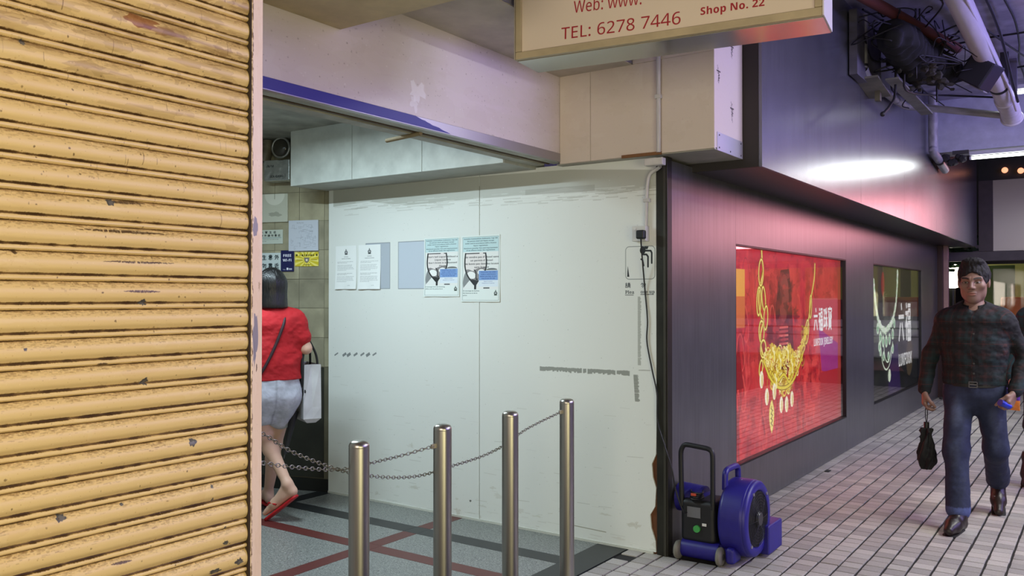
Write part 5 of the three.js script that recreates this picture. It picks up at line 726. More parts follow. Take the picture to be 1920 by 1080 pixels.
  // tangled cables
  { const t = thing('cable_bundle', 'tangle of loose black cables hanging beside the shop fascia', 'cables', [7.6, 3.2, -1.4]); const r = rng(91);
    for (let i = 0; i < 44; i++) { const x = 6.75 + r() * 1.7, z = -1.55 + r() * 0.5, y = 3.3 + r() * 0.45, pts = [V(x, y, z)]; for (let k = 1; k < 5; k++) pts.push(V(x + (r() - 0.35) * 0.28 * k, y + (r() - 0.55) * 0.16 * Math.sqrt(k) * (k < 4 ? 1 : 0.4), z + (r() - 0.5) * 0.14 * k)); pts.forEach((p) => { p.y = Math.min(CEIL - 0.02, Math.max(3.16, p.y)); p.z = Math.max(zf - 0.02, p.z); }); part(t, 'cable', tube(pts, 0.003 + r() * 0.005, 30, 6), i % 6 === 0 ? grime : blk); }
    { const a = onZ(1678, 176, -1.42), b = onZ(1670, 196, -1.42), c = onZ(1655, 214, -1.42); part(t, 'cable', tube([a.clone().add(V(0.05, 0.3, 0)), a, b, c], 0.010, 20, 8), blk); part(t, 'cable_end', ball(c, 0.02, 10), blk); }
    { const a = onZ(1700, 170, -1.35), b = onZ(1745, 178, -1.3); part(t, 'cable', tube([a.clone().add(V(-0.1, 0.12, 0)), a, b, b.clone().add(V(0.3, 0.04, 0.1)), V(9.3, 3.4, -0.85)], 0.009, 40, 8), blk); }
    // long runs pinned to the ceiling
    for (const [p, q, s] of [[V(6.0, 3.77, -1.2), V(10.9, 3.77, -0.3), 0.03], [V(7.0, 3.77, -1.6), V(10.9, 3.77, -0.9), 0.04], [V(8.6, 3.77, -1.6), V(8.2, 3.77, 0.6), 0.03], [V(10.0, 3.75, -1.4), V(8.6, 3.72, 0.5), 0.05], [V(6.6, 3.77, -0.6), V(10.9, 3.77, -0.75), 0.03]]) { const pts = []; for (let k = 0; k <= 6; k++) pts.push(p.clone().lerp(q, k / 6).add(V((r() - 0.5) * 0.08, -r() * s, (r() - 0.5) * 0.08))); part(t, 'cable', tube(pts, 0.009, 50, 6), blk); } }
  // black loudspeaker box turned on its corner, held by the pipe
  { const c = V(8.05, 3.36, -0.86), t = thing('loudspeaker', 'black box speaker tilted on its corner in front of the thick white pipe', 'speaker', [c.x, c.y - 0.15, c.z]); const tilt = (g) => { g.rotateX(0.62); g.rotateY(-0.25); g.translate(c.x, c.y, c.z); return g; };
    part(t, 'cabinet', tilt(box(-0.11, 0.11, -0.11, 0.11, -0.12, 0.10, 0.01)), mat('#1b1b26', 0.5)); part(t, 'grille', tilt(box(-0.118, -0.1105, -0.10, 0.10, -0.105, 0.09, 0.003)), mat('#20202e', 0.6)); part(t, 'bracket', tube([V(c.x, c.y + 0.05, c.z), V(c.x, c.y + 0.2, c.z - 0.03), V(c.x, CEIL - 0.004, c.z - 0.03)], 0.016, 16, 8), blk); part(t, 'foil_tape', tilt(box(-0.03, 0.05, -0.118, -0.1105, -0.02, 0.11)), mat('#c9c8d2', 0.35, { metalness: 0.6 })); }
  // hanger rods and a channel post
  { const q = (px, x, lab, w, y0, c) => { const p = onX(px, 60, x); const t = single('ceiling_hanger', lab, 'bracket', box(x - 0.02, x + 0.02, y0, CEIL - 0.001, p.z - w / 2, p.z + w / 2, 0.004), painted(c, 0.6, coarseMap)); return t; };
    q(1672, 7.9, 'dark hanger strap above the wrapped duct', 0.09, 3.5, '#2a2730'); q(1883, 9.2, 'dark hanger strap beside the lit tube behind the thick pipe', 0.07, 3.42, '#2b2830'); q(1898, 9.5, 'grey channel post beside the dark hanger strap', 0.08, 3.28, '#6c6878'); }
  // rail with bracket and orange lamps at the far end
  { const t = thing('sign_rail', 'dark metal rail with junk under the pale cross beam', 'rail', [10.9, 3.1, -1.5]); part(t, 'rail', box(10.90, 10.94, 3.135, 3.175, FASZ + 0.20, -1.30), painted('#3b3a38', 0.6)); const r = rng(5), l = []; for (let i = 0; i < 8; i++) { const q = new THREE.IcosahedronGeometry(0.03 + r() * 0.03, 0); q.translate(10.9, 3.04 + r() * 0.08, -1.6 + r() * 0.26); l.push(q); } const m = part(t, 'debris', l, grime); m.userData.kind = 'stuff'; }
  for (const [px, py, k] of [[1884, 319, 'orange lamp left of the other on the far dark board'], [1914, 320, 'orange lamp nearest the right picture edge on the far dark board']]) { const p = onX(px, py, 15.05); single('marker_lamp', 'small ' + k, 'lamp', ball(p, 0.045, 12), glow([1.0, 0.35, 0.18], 1.4), 'far orange lamps'); }
}

// ───────────────────────── beyond: minibus, tree, globe lamp ─────────────────────────
{
  const t = thing('minibus', 'white minibus with yellow-green lit windows behind the walking man', 'bus', [19, 0, 1.2]); const X = 17.2, white = painted('#d9d6cc', 0.35), z0 = onX(1806, 500, X).z, z1 = 5.0;
  part(t, 'body', box(X + 0.01, X + 2.0, 0.35, 1.08, z0, z1, 0.05), white); part(t, 'roof', box(X, X + 2.0, 2.18, 2.5, z0, z1, 0.06), painted('#8b8578', 0.5)); part(t, 'sill', box(X - 0.01, X + 0.02, 1.07, 1.14, z0, z1), mat('#16150f', 0.4)); part(t, 'window_head', box(X - 0.01, X + 0.02, 2.08, 2.18, z0, z1), mat('#16150f', 0.4));
  part(t, 'seat_back', box(X + 0.9, X + 1.0, 1.0, 1.5, z0 + 0.5, z0 + 1.6, 0.04), mat('#a85a20', 0.7)); part(t, 'seat_back', box(X + 0.9, X + 1.0, 1.0, 1.45, z0 + 1.9, z0 + 3.0, 0.04), mat('#2a3a30', 0.7));
  part(t, 'interior_wall', box(X + 1.6, X + 1.7, 1.0, 2.2, z0 + 0.05, z1 - 0.05), new THREE.MeshStandardMaterial({ color: '#33320f', emissive: new THREE.Color().setRGB(0.20, 0.19, 0.045), emissiveIntensity: 0.30 })); part(t, 'curtain', box(X + 1.3, X + 1.34, 1.0, 2.1, z0 + 0.15, z0 + 0.7, 0.01), mat('#3f5a2a', 0.8)); part(t, 'curtain', box(X + 1.3, X + 1.34, 1.0, 2.1, z0 + 1.15, z0 + 1.35, 0.01), mat('#2c3420', 0.8)); part(t, 'moulding', box(X - 0.006, X + 0.012, 0.9, 0.93, z0 + 0.05, z1), mat('#3a3a36', 0.5)); part(t, 'moulding', box(X - 0.006, X + 0.012, 0.75, 0.77, z0 + 0.05, z1), mat('#77756c', 0.5));
  for (let i = 0; i < 4; i++) { const a = z0 + 0.05 + i * 1.45; part(t, 'window_glass', box(X, X + 0.008, 1.14, 2.08, a, a + 1.36), phys('#ffffff', 0.03, { transmission: 1, thickness: 0 })); part(t, 'window_pillar', box(X - 0.006, X + 0.05, 1.14, 2.08, a + 1.36, a + 1.45), mat('#16150f', 0.4)); }
  for (const z of [z0 + 0.8, z1 - 0.9]) part(t, 'wheel', rod(V(X + 0.05, 0.34, z), V(X + 0.28, 0.34, z), 0.34, 28), mat('#18181a', 0.7));
  areaLight(V(X + 1.0, 2.14, 1.0), V(0, -1, 0), 1.2, 5, [[0.9, 0.85, 0.35], 0.06]).rotation.set(-Math.PI / 2, 0, 0);
  // leafy shrub
  const p = onX(1783, 505, 16.6), sh = thing('leafy_tree', 'dark green leafy tree seen between the door post and the man', 'tree', [p.x + 0.05, 0, p.z - 0.12]), r = rng(15), leaf = [];
  for (let i = 0; i < 900; i++) { const a = r() * 6.28, e = Math.acos(2 * r() - 1), q = 0.48 * Math.cbrt(r()), g = new THREE.PlaneGeometry(0.10, 0.05); g.rotateX(r() * 6); g.rotateY(r() * 6); g.translate(p.x + 0.05 + q * Math.sin(e) * Math.cos(a), 2.44 + q * Math.cos(e), p.z - 0.05 + q * Math.sin(e) * Math.sin(a)); leaf.push(g); }
  const lf = part(sh, 'foliage', leaf, phys('#274a22', 0.7, { side: THREE.DoubleSide, transmission: 0.2, thickness: 0 })); lf.userData.kind = 'stuff'; part(sh, 'trunk', rod(V(p.x + 0.05, 0, p.z - 0.12), V(p.x + 0.05, 2.2, p.z - 0.12), 0.06, 10), painted('#4a3a2a', 0.9));
  const q = onX(1786, 518, 18.6), gl = thing('globe_lamp', 'glowing white street lamp below the leaves of the tree', 'lamp', [q.x, 0, q.z]); part(gl, 'globe', ball(q, 0.24, 20), glow([1.0, 0.98, 0.75], 2.5)); part(gl, 'pole', rod(V(q.x, 0, q.z), V(q.x, q.y - 0.22, q.z), 0.05, 12), dkMetal('#333')); const pl = new THREE.PointLight(new THREE.Color().setRGB(1, 0.97, 0.75), 6); pl.position.copy(q); pl.castShadow = true; scene.add(pl);
  const b = struct('wall_far_street', [26, 0, 0]); part(b, 'facade', box(27, 27.4, 0, 9, -8, 8), painted('#3c3c34', 0.8)); part(b, 'side_return', box(15.2, 27, 0, 5, -3.4, -3.2), painted('#35332c', 0.8));
  const door = thing('door_handle_bar', 'chrome upright bar by the far door post behind the umbrella', 'handle', [14.3, 0.05, -1.9]); { const a = onX(1759, 755, 14.0); part(door, 'bar', rod(V(13.9, 0.0, -1.98), V(13.9, 0.95, -1.98), 0.016, 12), steel); part(door, 'foot', rod(V(13.9, 0.0, -1.98), V(13.9, 0.03, -1.98), 0.08, 16), steel); }
  // litter by the shop wall
  { const a = onY(1552, 884, 0); single('litter_strip', 'dark flat scrap lying on the paving by the shop wall', 'litter', box(a.x - 0.035, a.x + 0.035, 0.001, 0.009, a.z - 0.02, a.z + 0.02, 0.003), mat('#2b2c2a', 0.8)); }
}

// ───────────────────────── people ─────────────────────────
const v3 = (a) => V(a[0], a[1], a[2]), arr = (v) => [v.x, v.y, v.z];
function handBones(wrist, d, s, n, curls, sc = 1, thumb = 0.5) {             // palm of four metacarpals, four unequal fingers of three joints, thumb from the side of the palm
  const B = [], w = v3(wrist), off = [0.030, 0.010, -0.010, -0.028], L = [0.072, 0.080, 0.074, 0.058], R = [0.0092, 0.0096, 0.0090, 0.0078];
  for (let i = 0; i < 4; i++) {
    const a = w.clone().addScaledVector(s, off[i] * 0.55 * sc), k = w.clone().addScaledVector(d, (0.088 - Math.abs(i - 1.2) * 0.005) * sc).addScaledVector(s, off[i] * sc);
    B.push([arr(a), arr(k), 0.0165 * sc, 0.0135 * sc]);
    let p = k, ang = 0; const seg = [0.46, 0.31, 0.23];
    for (let j = 0; j < 3; j++) { ang += curls[i] * [0.9, 1.1, 0.7][j]; const q = p.clone().addScaledVector(d, Math.cos(ang) * L[i] * seg[j] * sc).addScaledVector(n, Math.sin(ang) * L[i] * seg[j] * sc); B.push([arr(p), arr(q), R[i] * sc * (1 - j * 0.1), R[i] * sc * (0.92 - j * 0.1)]); p = q; }
  }
  const a = w.clone().addScaledVector(d, 0.022 * sc).addScaledVector(s, 0.018 * sc), b = w.clone().addScaledVector(d, 0.052 * sc).addScaledVector(s, 0.044 * sc).addScaledVector(n, 0.014 * sc), c = b.clone().addScaledVector(d, 0.028 * sc).addScaledVector(n, 0.026 * thumb * sc).addScaledVector(s, 0.004 * sc), e = c.clone().addScaledVector(d, 0.024 * sc).addScaledVector(n, 0.024 * thumb * sc).addScaledVector(s, -0.010 * thumb * sc);
  B.push([arr(a), arr(b), 0.0165 * sc, 0.0125 * sc], [arr(b), arr(c), 0.0118 * sc, 0.0105 * sc], [arr(c), arr(e), 0.0105 * sc, 0.0085 * sc]);
  return B;
}
function bonesMesh(B, cell, k, color) {
  const lo = [9, 9, 9], hi = [-9, -9, -9]; for (const [a, b, ra, rb] of B) for (let i = 0; i < 3; i++) { lo[i] = Math.min(lo[i], a[i] - ra, b[i] - rb); hi[i] = Math.max(hi[i], a[i] + ra, b[i] + rb); }
  const g = sdfMesh((x, y, z) => { let d = 9; for (const [a, b, ra, rb] of B) d = smin(d, cone(x, y, z, a, b, ra, rb), k); return d; }, lo.map((q) => q - 0.012), hi.map((q) => q + 0.012), cell);
  return paint(g, color);
}
function headSDF(x, y, z) {
  const ax = Math.abs(x);
  let d = ell(x, y, z, [0, 0.03, -0.012], [0.077, 0.095, 0.097]);
  d = smin(d, ell(x, y, z, [0, -0.038, 0.018], [0.060, 0.088, 0.076]), 0.03);
  d = smin(d, ell(x, y, z, [0, -0.100, 0.058], [0.028, 0.022, 0.024]), 0.035);
  d = smin(d, ell(ax, y, z, [0.046, -0.062, 0.012], [0.017, 0.03, 0.03]), 0.03);
  d = smin(d, ell(ax, y, z, [0.046, -0.020, 0.062], [0.020, 0.016, 0.02]), 0.03);
  d = smin(d, cone(ax, y, z, [0.008, 0.020, 0.089], [0.046, 0.024, 0.073], 0.011, 0.010), 0.018);
  d = smax(d, -ell(ax, y, z, [0.032, 0.004, 0.096], [0.019, 0.011, 0.016]), 0.014);
  d = smin(d, ell(ax, y, z, [0.0315, 0.001, 0.0740], [0.0135, 0.0115, 0.0125]), 0.004);
  d = smin(d, cone(x, y, z, [0, 0.016, 0.086], [0, -0.026, 0.110], 0.0085, 0.0125), 0.012);
  d = smin(d, ell(ax, y, z, [0.0125, -0.031, 0.098], [0.0095, 0.0085, 0.011]), 0.008);
  d = smin(d, ell(x, y, z, [0, -0.0605, 0.0875], [0.024, 0.0065, 0.010]), 0.008);
  d = smin(d, ell(x, y, z, [0, -0.0715, 0.086], [0.021, 0.007, 0.010]), 0.008);
  d = smax(d, -ell(x, y, z, [0, -0.066, 0.100], [0.024, 0.0016, 0.010]), 0.003);
  d = smin(d, ell(ax, y, z, [0.079, -0.006, -0.008], [0.009, 0.031, 0.019]), 0.008);
  return d;
}
function faceColor(skin, brow, stubble) {
  return (x, y, z) => {
    const ax = Math.abs(x); let c = skin.slice(); const n = fbm(x * 60, y * 60, z * 60, 3) - 0.5; c = c.map((q) => q * (1 + 0.12 * n));
    const tint = (t, k) => { c = c.map((q, i) => mix(q, t[i], k)); };
    if (z > 0.02) {
      tint([0.40, 0.14, 0.11], 0.55 * sstep(1, 0.6, Math.hypot(x / 0.025, (y + 0.066) / 0.013)));
      if (stubble) tint([0.10, 0.075, 0.065], 0.28 * sstep(-0.042, -0.058, y) * (0.6 + n) * (1 - sstep(1, 0.6, Math.hypot(x / 0.025, (y + 0.066) / 0.013))));
      const yb = 0.0225 + 0.006 * Math.sin((ax - 0.012) * 60); tint(brow, 0.95 * sstep(0.006, 0.0035, Math.abs(y - yb)) * sstep(0.009, 0.014, ax) * sstep(0.056, 0.05, ax));
      const e = Math.hypot((ax - 0.0315) / 0.0145, (y - 0.001) / 0.0044);
      if (z > 0.07) { tint([0.05, 0.03, 0.025], 0.8 * sstep(1.6, 1.15, e)); tint([0.30, 0.27, 0.25], sstep(1.0, 0.85, e)); tint([0.03, 0.018, 0.012], sstep(0.0062, 0.0050, Math.hypot(ax - 0.0315, y - 0.002)) * sstep(1.05, 0.9, e)); }
      tint([0.06, 0.02, 0.015], 0.8 * sstep(0.005, 0.003, Math.hypot(ax - 0.008, (y + 0.0365) * 1.3)) * (z > 0.085 ? 1 : 0));
    }
    return c;
  };
}
function toWorld(group, pos, rot) { group.position.set(...pos); group.rotation.y = rot; }
function meshPart(t, name, g, m, label) { const q = shade(new THREE.Mesh(g, m)); q.name = name; if (label) q.userData.label = label; t.add(q); return q; }
const skinMat = phys('#ffffff', 0.55, { vertexColors: true, sheen: 0.1 });
// J: joints in local metres, facing +z, the person's left is +x
function person(label, J, o) {
  const t = thing('person', label, 'person', o.pos); t.rotation.y = o.rot; const S = o.skin;
  const limb = (x, y, z, sc, base) => { let d = base; for (const k of ['R', 'L']) { const sh = J['sh' + k], el = J['el' + k], wr = J['wr' + k], hp = J['hip' + k], kn = J['kn' + k], an = J['an' + k]; d = smin(d, cone(x, y, z, sh, el, 0.047 * sc, 0.037 * sc), 0.04); d = smin(d, cone(x, y, z, el, wr, 0.037 * sc, 0.025 * sc), 0.02); d = smin(d, cone(x, y, z, hp, kn, 0.076 * sc, 0.050 * sc), 0.05); const cf = [mix(kn[0], an[0], 0.3), mix(kn[1], an[1], 0.3), mix(kn[2], an[2], 0.3) - 0.012]; d = smin(d, cone(x, y, z, kn, cf, 0.048 * sc, 0.051 * sc), 0.03); d = smin(d, cone(x, y, z, cf, an, 0.050 * sc, 0.031 * sc), 0.03); } return d; };
  const torso = (x, y, z, grow = 0) => { const X = x * 0.64; let d = cone(X, y, z - 0.004, [0, J.pelvis[1] - 0.02, J.pelvis[2]], [0, J.chest[1] - 0.1, J.chest[2]], o.hip + grow, o.waist + grow); d = smin(d, cone(X, y, z, [0, J.chest[1] - 0.1, J.chest[2]], [0, J.chest[1] + 0.06, J.chest[2]], o.waist + grow, o.bust + grow), 0.08); d = smin(d, cone(x * 0.86, y, z, [J.shR[0] * 0.66, J.shR[1] + 0.002, J.shR[2]], [J.shL[0] * 0.66, J.shL[1] + 0.002, J.shL[2]], 0.050 + grow, 0.050 + grow), 0.09); return d; };
  const lo = [-0.5, -0.02, -0.62], hi = [0.5, J.neck[1] + 0.12, 0.62];
  const bodyF = (x, y, z) => { let d = torso(x, y, z); d = limb(x, y, z, 1, d); d = smin(d, cone(x, y, z, [0, J.chest[1] + 0.12, 0], [J.head[0], J.head[1] - 0.06, J.head[2] - 0.012], o.neck * 1.15, o.neck), 0.05); for (const k of ['R', 'L']) if (o.bareFeet) d = smin(d, footF(x, y, z, k), 0.02); return d; };
  const footF = (x, y, z, k, g = 0) => { const an = J['an' + k], h = J['heel' + k], to = J['toe' + k], m = [mix(h[0], to[0], 0.62), mix(h[1], to[1], 0.62) + 0.01, mix(h[2], to[2], 0.62)]; let d = cone(x, y, z, an, m, 0.032 + g, 0.026 + g); d = smin(d, cone(x, y, z, h, m, 0.030 + g, 0.032 + g), 0.03); d = smin(d, cone(x, y, z, m, to, 0.034 + g, 0.019 + g), 0.02); d = smin(d, cone(x, y, z, an, h, 0.032 + g, 0.030 + g), 0.02); return d; };
  const skinCol = (x, y, z) => S.map((q) => q * (1 + 0.10 * (fbm(x * 40, y * 40, z * 40, 3) - 0.5)));
  const body = paint(sdfMesh(bodyF, lo, hi, 0.013), skinCol);
  const hs = o.headScale, cr = Math.cos(o.headYaw || 0), sr = Math.sin(o.headYaw || 0), cp = Math.cos(o.headPitch || 0), sp = Math.sin(o.headPitch || 0);
  const hg = paint(sdfMesh((x, y, z) => smin(headSDF(x, y, z), cone(x, y, z, [0, -0.06, -0.012], [0, -0.15, -0.03], o.neck / hs, o.neck / hs * 1.05), 0.03), [-0.1, -0.16, -0.125], [0.1, 0.14, 0.13], 0.0031), faceColor(S, o.hair, o.stubble));
  const place = (g) => { const m = new THREE.Matrix4().makeRotationFromEuler(new THREE.Euler(o.headPitch || 0, o.headYaw || 0, o.headRoll || 0, 'YXZ')); m.scale(V(hs, hs, hs)); m.setPosition(...J.head); g.applyMatrix4(m); return g; };
  const list = [body, place(hg)];
  for (const k of ['R', 'L']) if (o['hand' + k]) list.push(bonesMesh(o['hand' + k], 0.004, 0.010, skinCol));
  meshPart(t, 'body', mergeGeometries(list), skinMat);
  if (o.hairF) { const g = place(sdfMesh(o.hairF, [-0.14, -0.22, -0.16], [0.14, 0.16, 0.15], 0.0045)); meshPart(t, 'hair', g, o.hairMat); }
  // top garment
  const noiseW = (x, y, z, a, f) => a * (fbm(x * f + 5, y * f * 1.4, z * f + 9, 3) - 0.5);
  const sl = o.sleeve;                                                        // fraction of the arm that the sleeve covers: up to 1 = elbow, 2 = wrist
  const topF = (x, y, z) => {
    let d = torso(x, y, z, 0.016 + o.loose * sstep(J.chest[1], J.pelvis[1], y)); d = smin(d, cone(x * 0.9, y, z, [0, J.chest[1] + 0.1, -0.01], [0, J.neck[1] - 0.015, 0.0], 0.09, o.neck + 0.022), 0.06);
    for (const k of ['R', 'L']) { const sh = J['sh' + k], el = J['el' + k], wr = J['wr' + k]; const e1 = sl >= 1 ? el : [mix(sh[0], el[0], sl), mix(sh[1], el[1], sl), mix(sh[2], el[2], sl)]; d = smin(d, cone(x, y, z, sh, e1, o.sleeveR[0], o.sleeveR[1]), 0.045); if (sl > 1) { const w1 = [mix(el[0], wr[0], sl - 1), mix(el[1], wr[1], sl - 1), mix(el[2], wr[2], sl - 1)]; d = smin(d, cone(x, y, z, el, w1, o.sleeveR[1], o.sleeveR[2]), 0.025); } }
    d += noiseW(x, y, z, 0.022, 11) + noiseW(x, y, z, 0.008, 32);
    d = smax(d, o.hem - y, 0.01);                                              // hem
    d = smax(d, -cone(x, y, z, [0, J.neck[1] + 0.02, o.vneck], [0, J.neck[1] + 0.2, 0.02], o.neck + 0.012, o.neck + 0.03), 0.008); if (o.openV) d = smax(d, -cone(x, y, z, [0, J.neck[1] - 0.045, 0.12], [0, J.neck[1] + 0.03, 0.085], 0.006, 0.048), 0.006);   // neckline
    return d;
  };
  const onArm = (x, y, z) => { let b = 9; for (const k of ['R', 'L']) { b = Math.min(b, cone(x, y, z, J['sh' + k], J['el' + k], 0.06, 0.05), cone(x, y, z, J['el' + k], J['wr' + k], 0.05, 0.04)); } return b; };
  const cut = (x, y, z) => { const d = topF(x, y, z); return y < o.hem && onArm(x, y, z) < 0.02 ? Math.min(d, onArm(x, y, z)) : d; };
  const topG = sdfMesh(o.sleeve > 1 ? (x, y, z) => { let d = topF(x, y, z); for (const k of ['R', 'L']) { const el = J['el' + k], wr = J['wr' + k], w1 = [mix(el[0], wr[0], sl - 1), mix(el[1], wr[1], sl - 1), mix(el[2], wr[2], sl - 1)]; d = Math.min(d, cone(x, y, z, el, w1, o.sleeveR[1], o.sleeveR[2]) + noiseW(x, y, z, 0.018, 14) + 0.001); } return d; } : topF, [-0.45, Math.min(J.wrR[1], o.hem) - 0.08, -0.3], [0.45, J.neck[1] + 0.09, 0.35], 0.0095);
  const topM = meshPart(t, o.topName, topG, o.topMat);
  // trousers or shorts
  const legEnd = o.legEnd;                                                    // 1 = knee, 2 = ankle
  const botF = (x, y, z) => {
    let d = cone(x * 0.66, y, z - 0.002, [0, J.pelvis[1] - 0.06, J.pelvis[2]], [0, o.rise - 0.02, J.pelvis[2]], o.hip + 0.02, o.hip + 0.016);
    for (const k of ['R', 'L']) { const hp = J['hip' + k], kn = J['kn' + k], an = J['an' + k]; const e1 = legEnd >= 1 ? kn : [mix(hp[0], kn[0], legEnd), mix(hp[1], kn[1], legEnd), mix(hp[2], kn[2], legEnd)]; d = smin(d, cone(x, y, z, hp, e1, o.legR[0], o.legR[1]), 0.05); if (legEnd > 1) { const q = legEnd - 1, e2 = [mix(kn[0], an[0], q), mix(kn[1], an[1], q), mix(kn[2], an[2], q)]; d = smin(d, cone(x, y, z, kn, e2, o.legR[1], o.legR[2]), 0.04); } }
    d += noiseW(x, y * 0.55, z, 0.018, 10) + noiseW(x, y, z, 0.005, 30); d = smax(d, y - o.rise, 0.012);
    return d;
  };
  const lowY = legEnd > 1 ? 0.0 : Math.min(J.knR[1], J.knL[1]) - 0.1;
  const botG = sdfMesh(botF, [-0.32, lowY, -0.62], [0.32, o.rise + 0.03, 0.5], 0.0105);
  const bot = meshPart(t, o.bottomName, o.bottomPaint ? paint(botG, o.bottomPaint) : botG, o.bottomMat);
  // shoes or sandals
  for (const k of ['R', 'L']) {
    const an = J['an' + k], h = J['heel' + k], to = J['toe' + k], lo2 = [Math.min(an[0], h[0], to[0]) - 0.09, Math.min(h[1], to[1]) - 0.06, Math.min(an[2], h[2], to[2]) - 0.09], hi2 = [Math.max(an[0], h[0], to[0]) + 0.09, an[1] + 0.09, Math.max(an[2], h[2], to[2]) + 0.09];
    const H = v3(h), T = v3(to), ax = T.clone().sub(H), len = ax.length(); ax.normalize(); const up0 = V(0, 1, 0).addScaledVector(ax, -ax.y).normalize(), sd = new THREE.Vector3().crossVectors(up0, ax);
    const soleF = (x, y, z) => { const p = V(x, y, z).sub(H), a = p.dot(ax), b = p.dot(sd), c = p.dot(up0), w = mix(0.034, 0.045, sstep(0, len, a)) ; const e = Math.hypot(Math.max(0, -a - 0.01, a - len + 0.005), 0); const dd = Math.max(Math.hypot(Math.max(Math.abs(a - len / 2) - len / 2 + 0.02, 0), Math.abs(b)) - w, Math.abs(c + o.soleDrop) - o.soleT); return dd; };
    if (o.bareFeet) { const g = sdfMesh(soleF, lo2, hi2, 0.006); const m = meshPart(t, 'sandal', g, o.shoeMat); const A = H.clone().addScaledVector(ax, len * 0.86).addScaledVector(up0, -0.01), B = H.clone().addScaledVector(ax, len * 0.5); const st = mergeGeometries([tube([A, A.clone().lerp(B, 0.4).addScaledVector(up0, 0.042).addScaledVector(sd, 0.02), B.clone().addScaledVector(sd, 0.042).addScaledVector(up0, -0.008)], 0.006, 14, 8), tube([A, A.clone().lerp(B, 0.4).addScaledVector(up0, 0.042).addScaledVector(sd, -0.02), B.clone().addScaledVector(sd, -0.042).addScaledVector(up0, -0.008)], 0.006, 14, 8)]); const q = shade(new THREE.Mesh(st, o.shoeMat)); q.name = 'strap'; m.add(q); }
    else { const f = (x, y, z) => { let d = footF(x, y, z, k, 0.012); d = smin(d, cone(x, y, z, an, [an[0], an[1] + 0.05, an[2] - 0.005], 0.044, 0.045), 0.02); d = smax(d, y - an[1] - 0.05, 0.01); const p = V(x, y, z).sub(H), c = p.dot(up0); d = smax(d, -(c + o.soleDrop), 0.006); return d + 0.006 * (fbm(x * 26, y * 26, z * 26, 2) - 0.5); }; const m = meshPart(t, 'shoe', sdfMesh(f, lo2, hi2, 0.006), o.shoeMat); const q = shade(new THREE.Mesh(sdfMesh(soleF, lo2, hi2, 0.006), mat('#15120f', 0.7))); q.name = 'sole'; m.add(q); }
  }
  return t;
}
// walking man in a dark plaid shirt and jeans
const plaid = (base, rows) => { const t = canvasTex(512, 512, (g, w, h) => { g.fillStyle = base; g.fillRect(0, 0, w, h); for (const [c, p, q, a] of rows) { g.fillStyle = c; g.globalAlpha = a; g.fillRect(p * w, 0, q * w, h); g.fillRect(0, p * h, w, q * h); } g.globalAlpha = 1; const r = rng(12); speckle(g, w, h, 5000, r, ['#0c0d10', '#2a2a2c'], 2); }); t.repeat.set(7, 7); return t; };
const MAN = {
  pelvis: [0, 0.92, 0], chest: [0, 1.27, 0.0], neck: [0, 1.435, 0.0], head: [0.0, 1.600, 0.035],
  shR: [-0.172, 1.345, -0.005], elR: [-0.272, 1.11, -0.03], wrR: [-0.298, 0.862, 0.03], shL: [0.172, 1.345, -0.005], elL: [0.285, 1.115, -0.06], wrL: [0.232, 0.885, 0.085],
  hipR: [-0.092, 0.86, 0], knR: [-0.100, 0.49, 0.14], anR: [-0.075, 0.095, 0.27], heelR: [-0.070, 0.045, 0.235], toeR: [-0.115, 0.032, 0.44],
  hipL: [0.092, 0.86, 0], knL: [0.118, 0.49, -0.06], anL: [0.108, 0.205, -0.42], heelL: [0.106, 0.165, -0.46], toeL: [0.118, 0.03, -0.30],
};
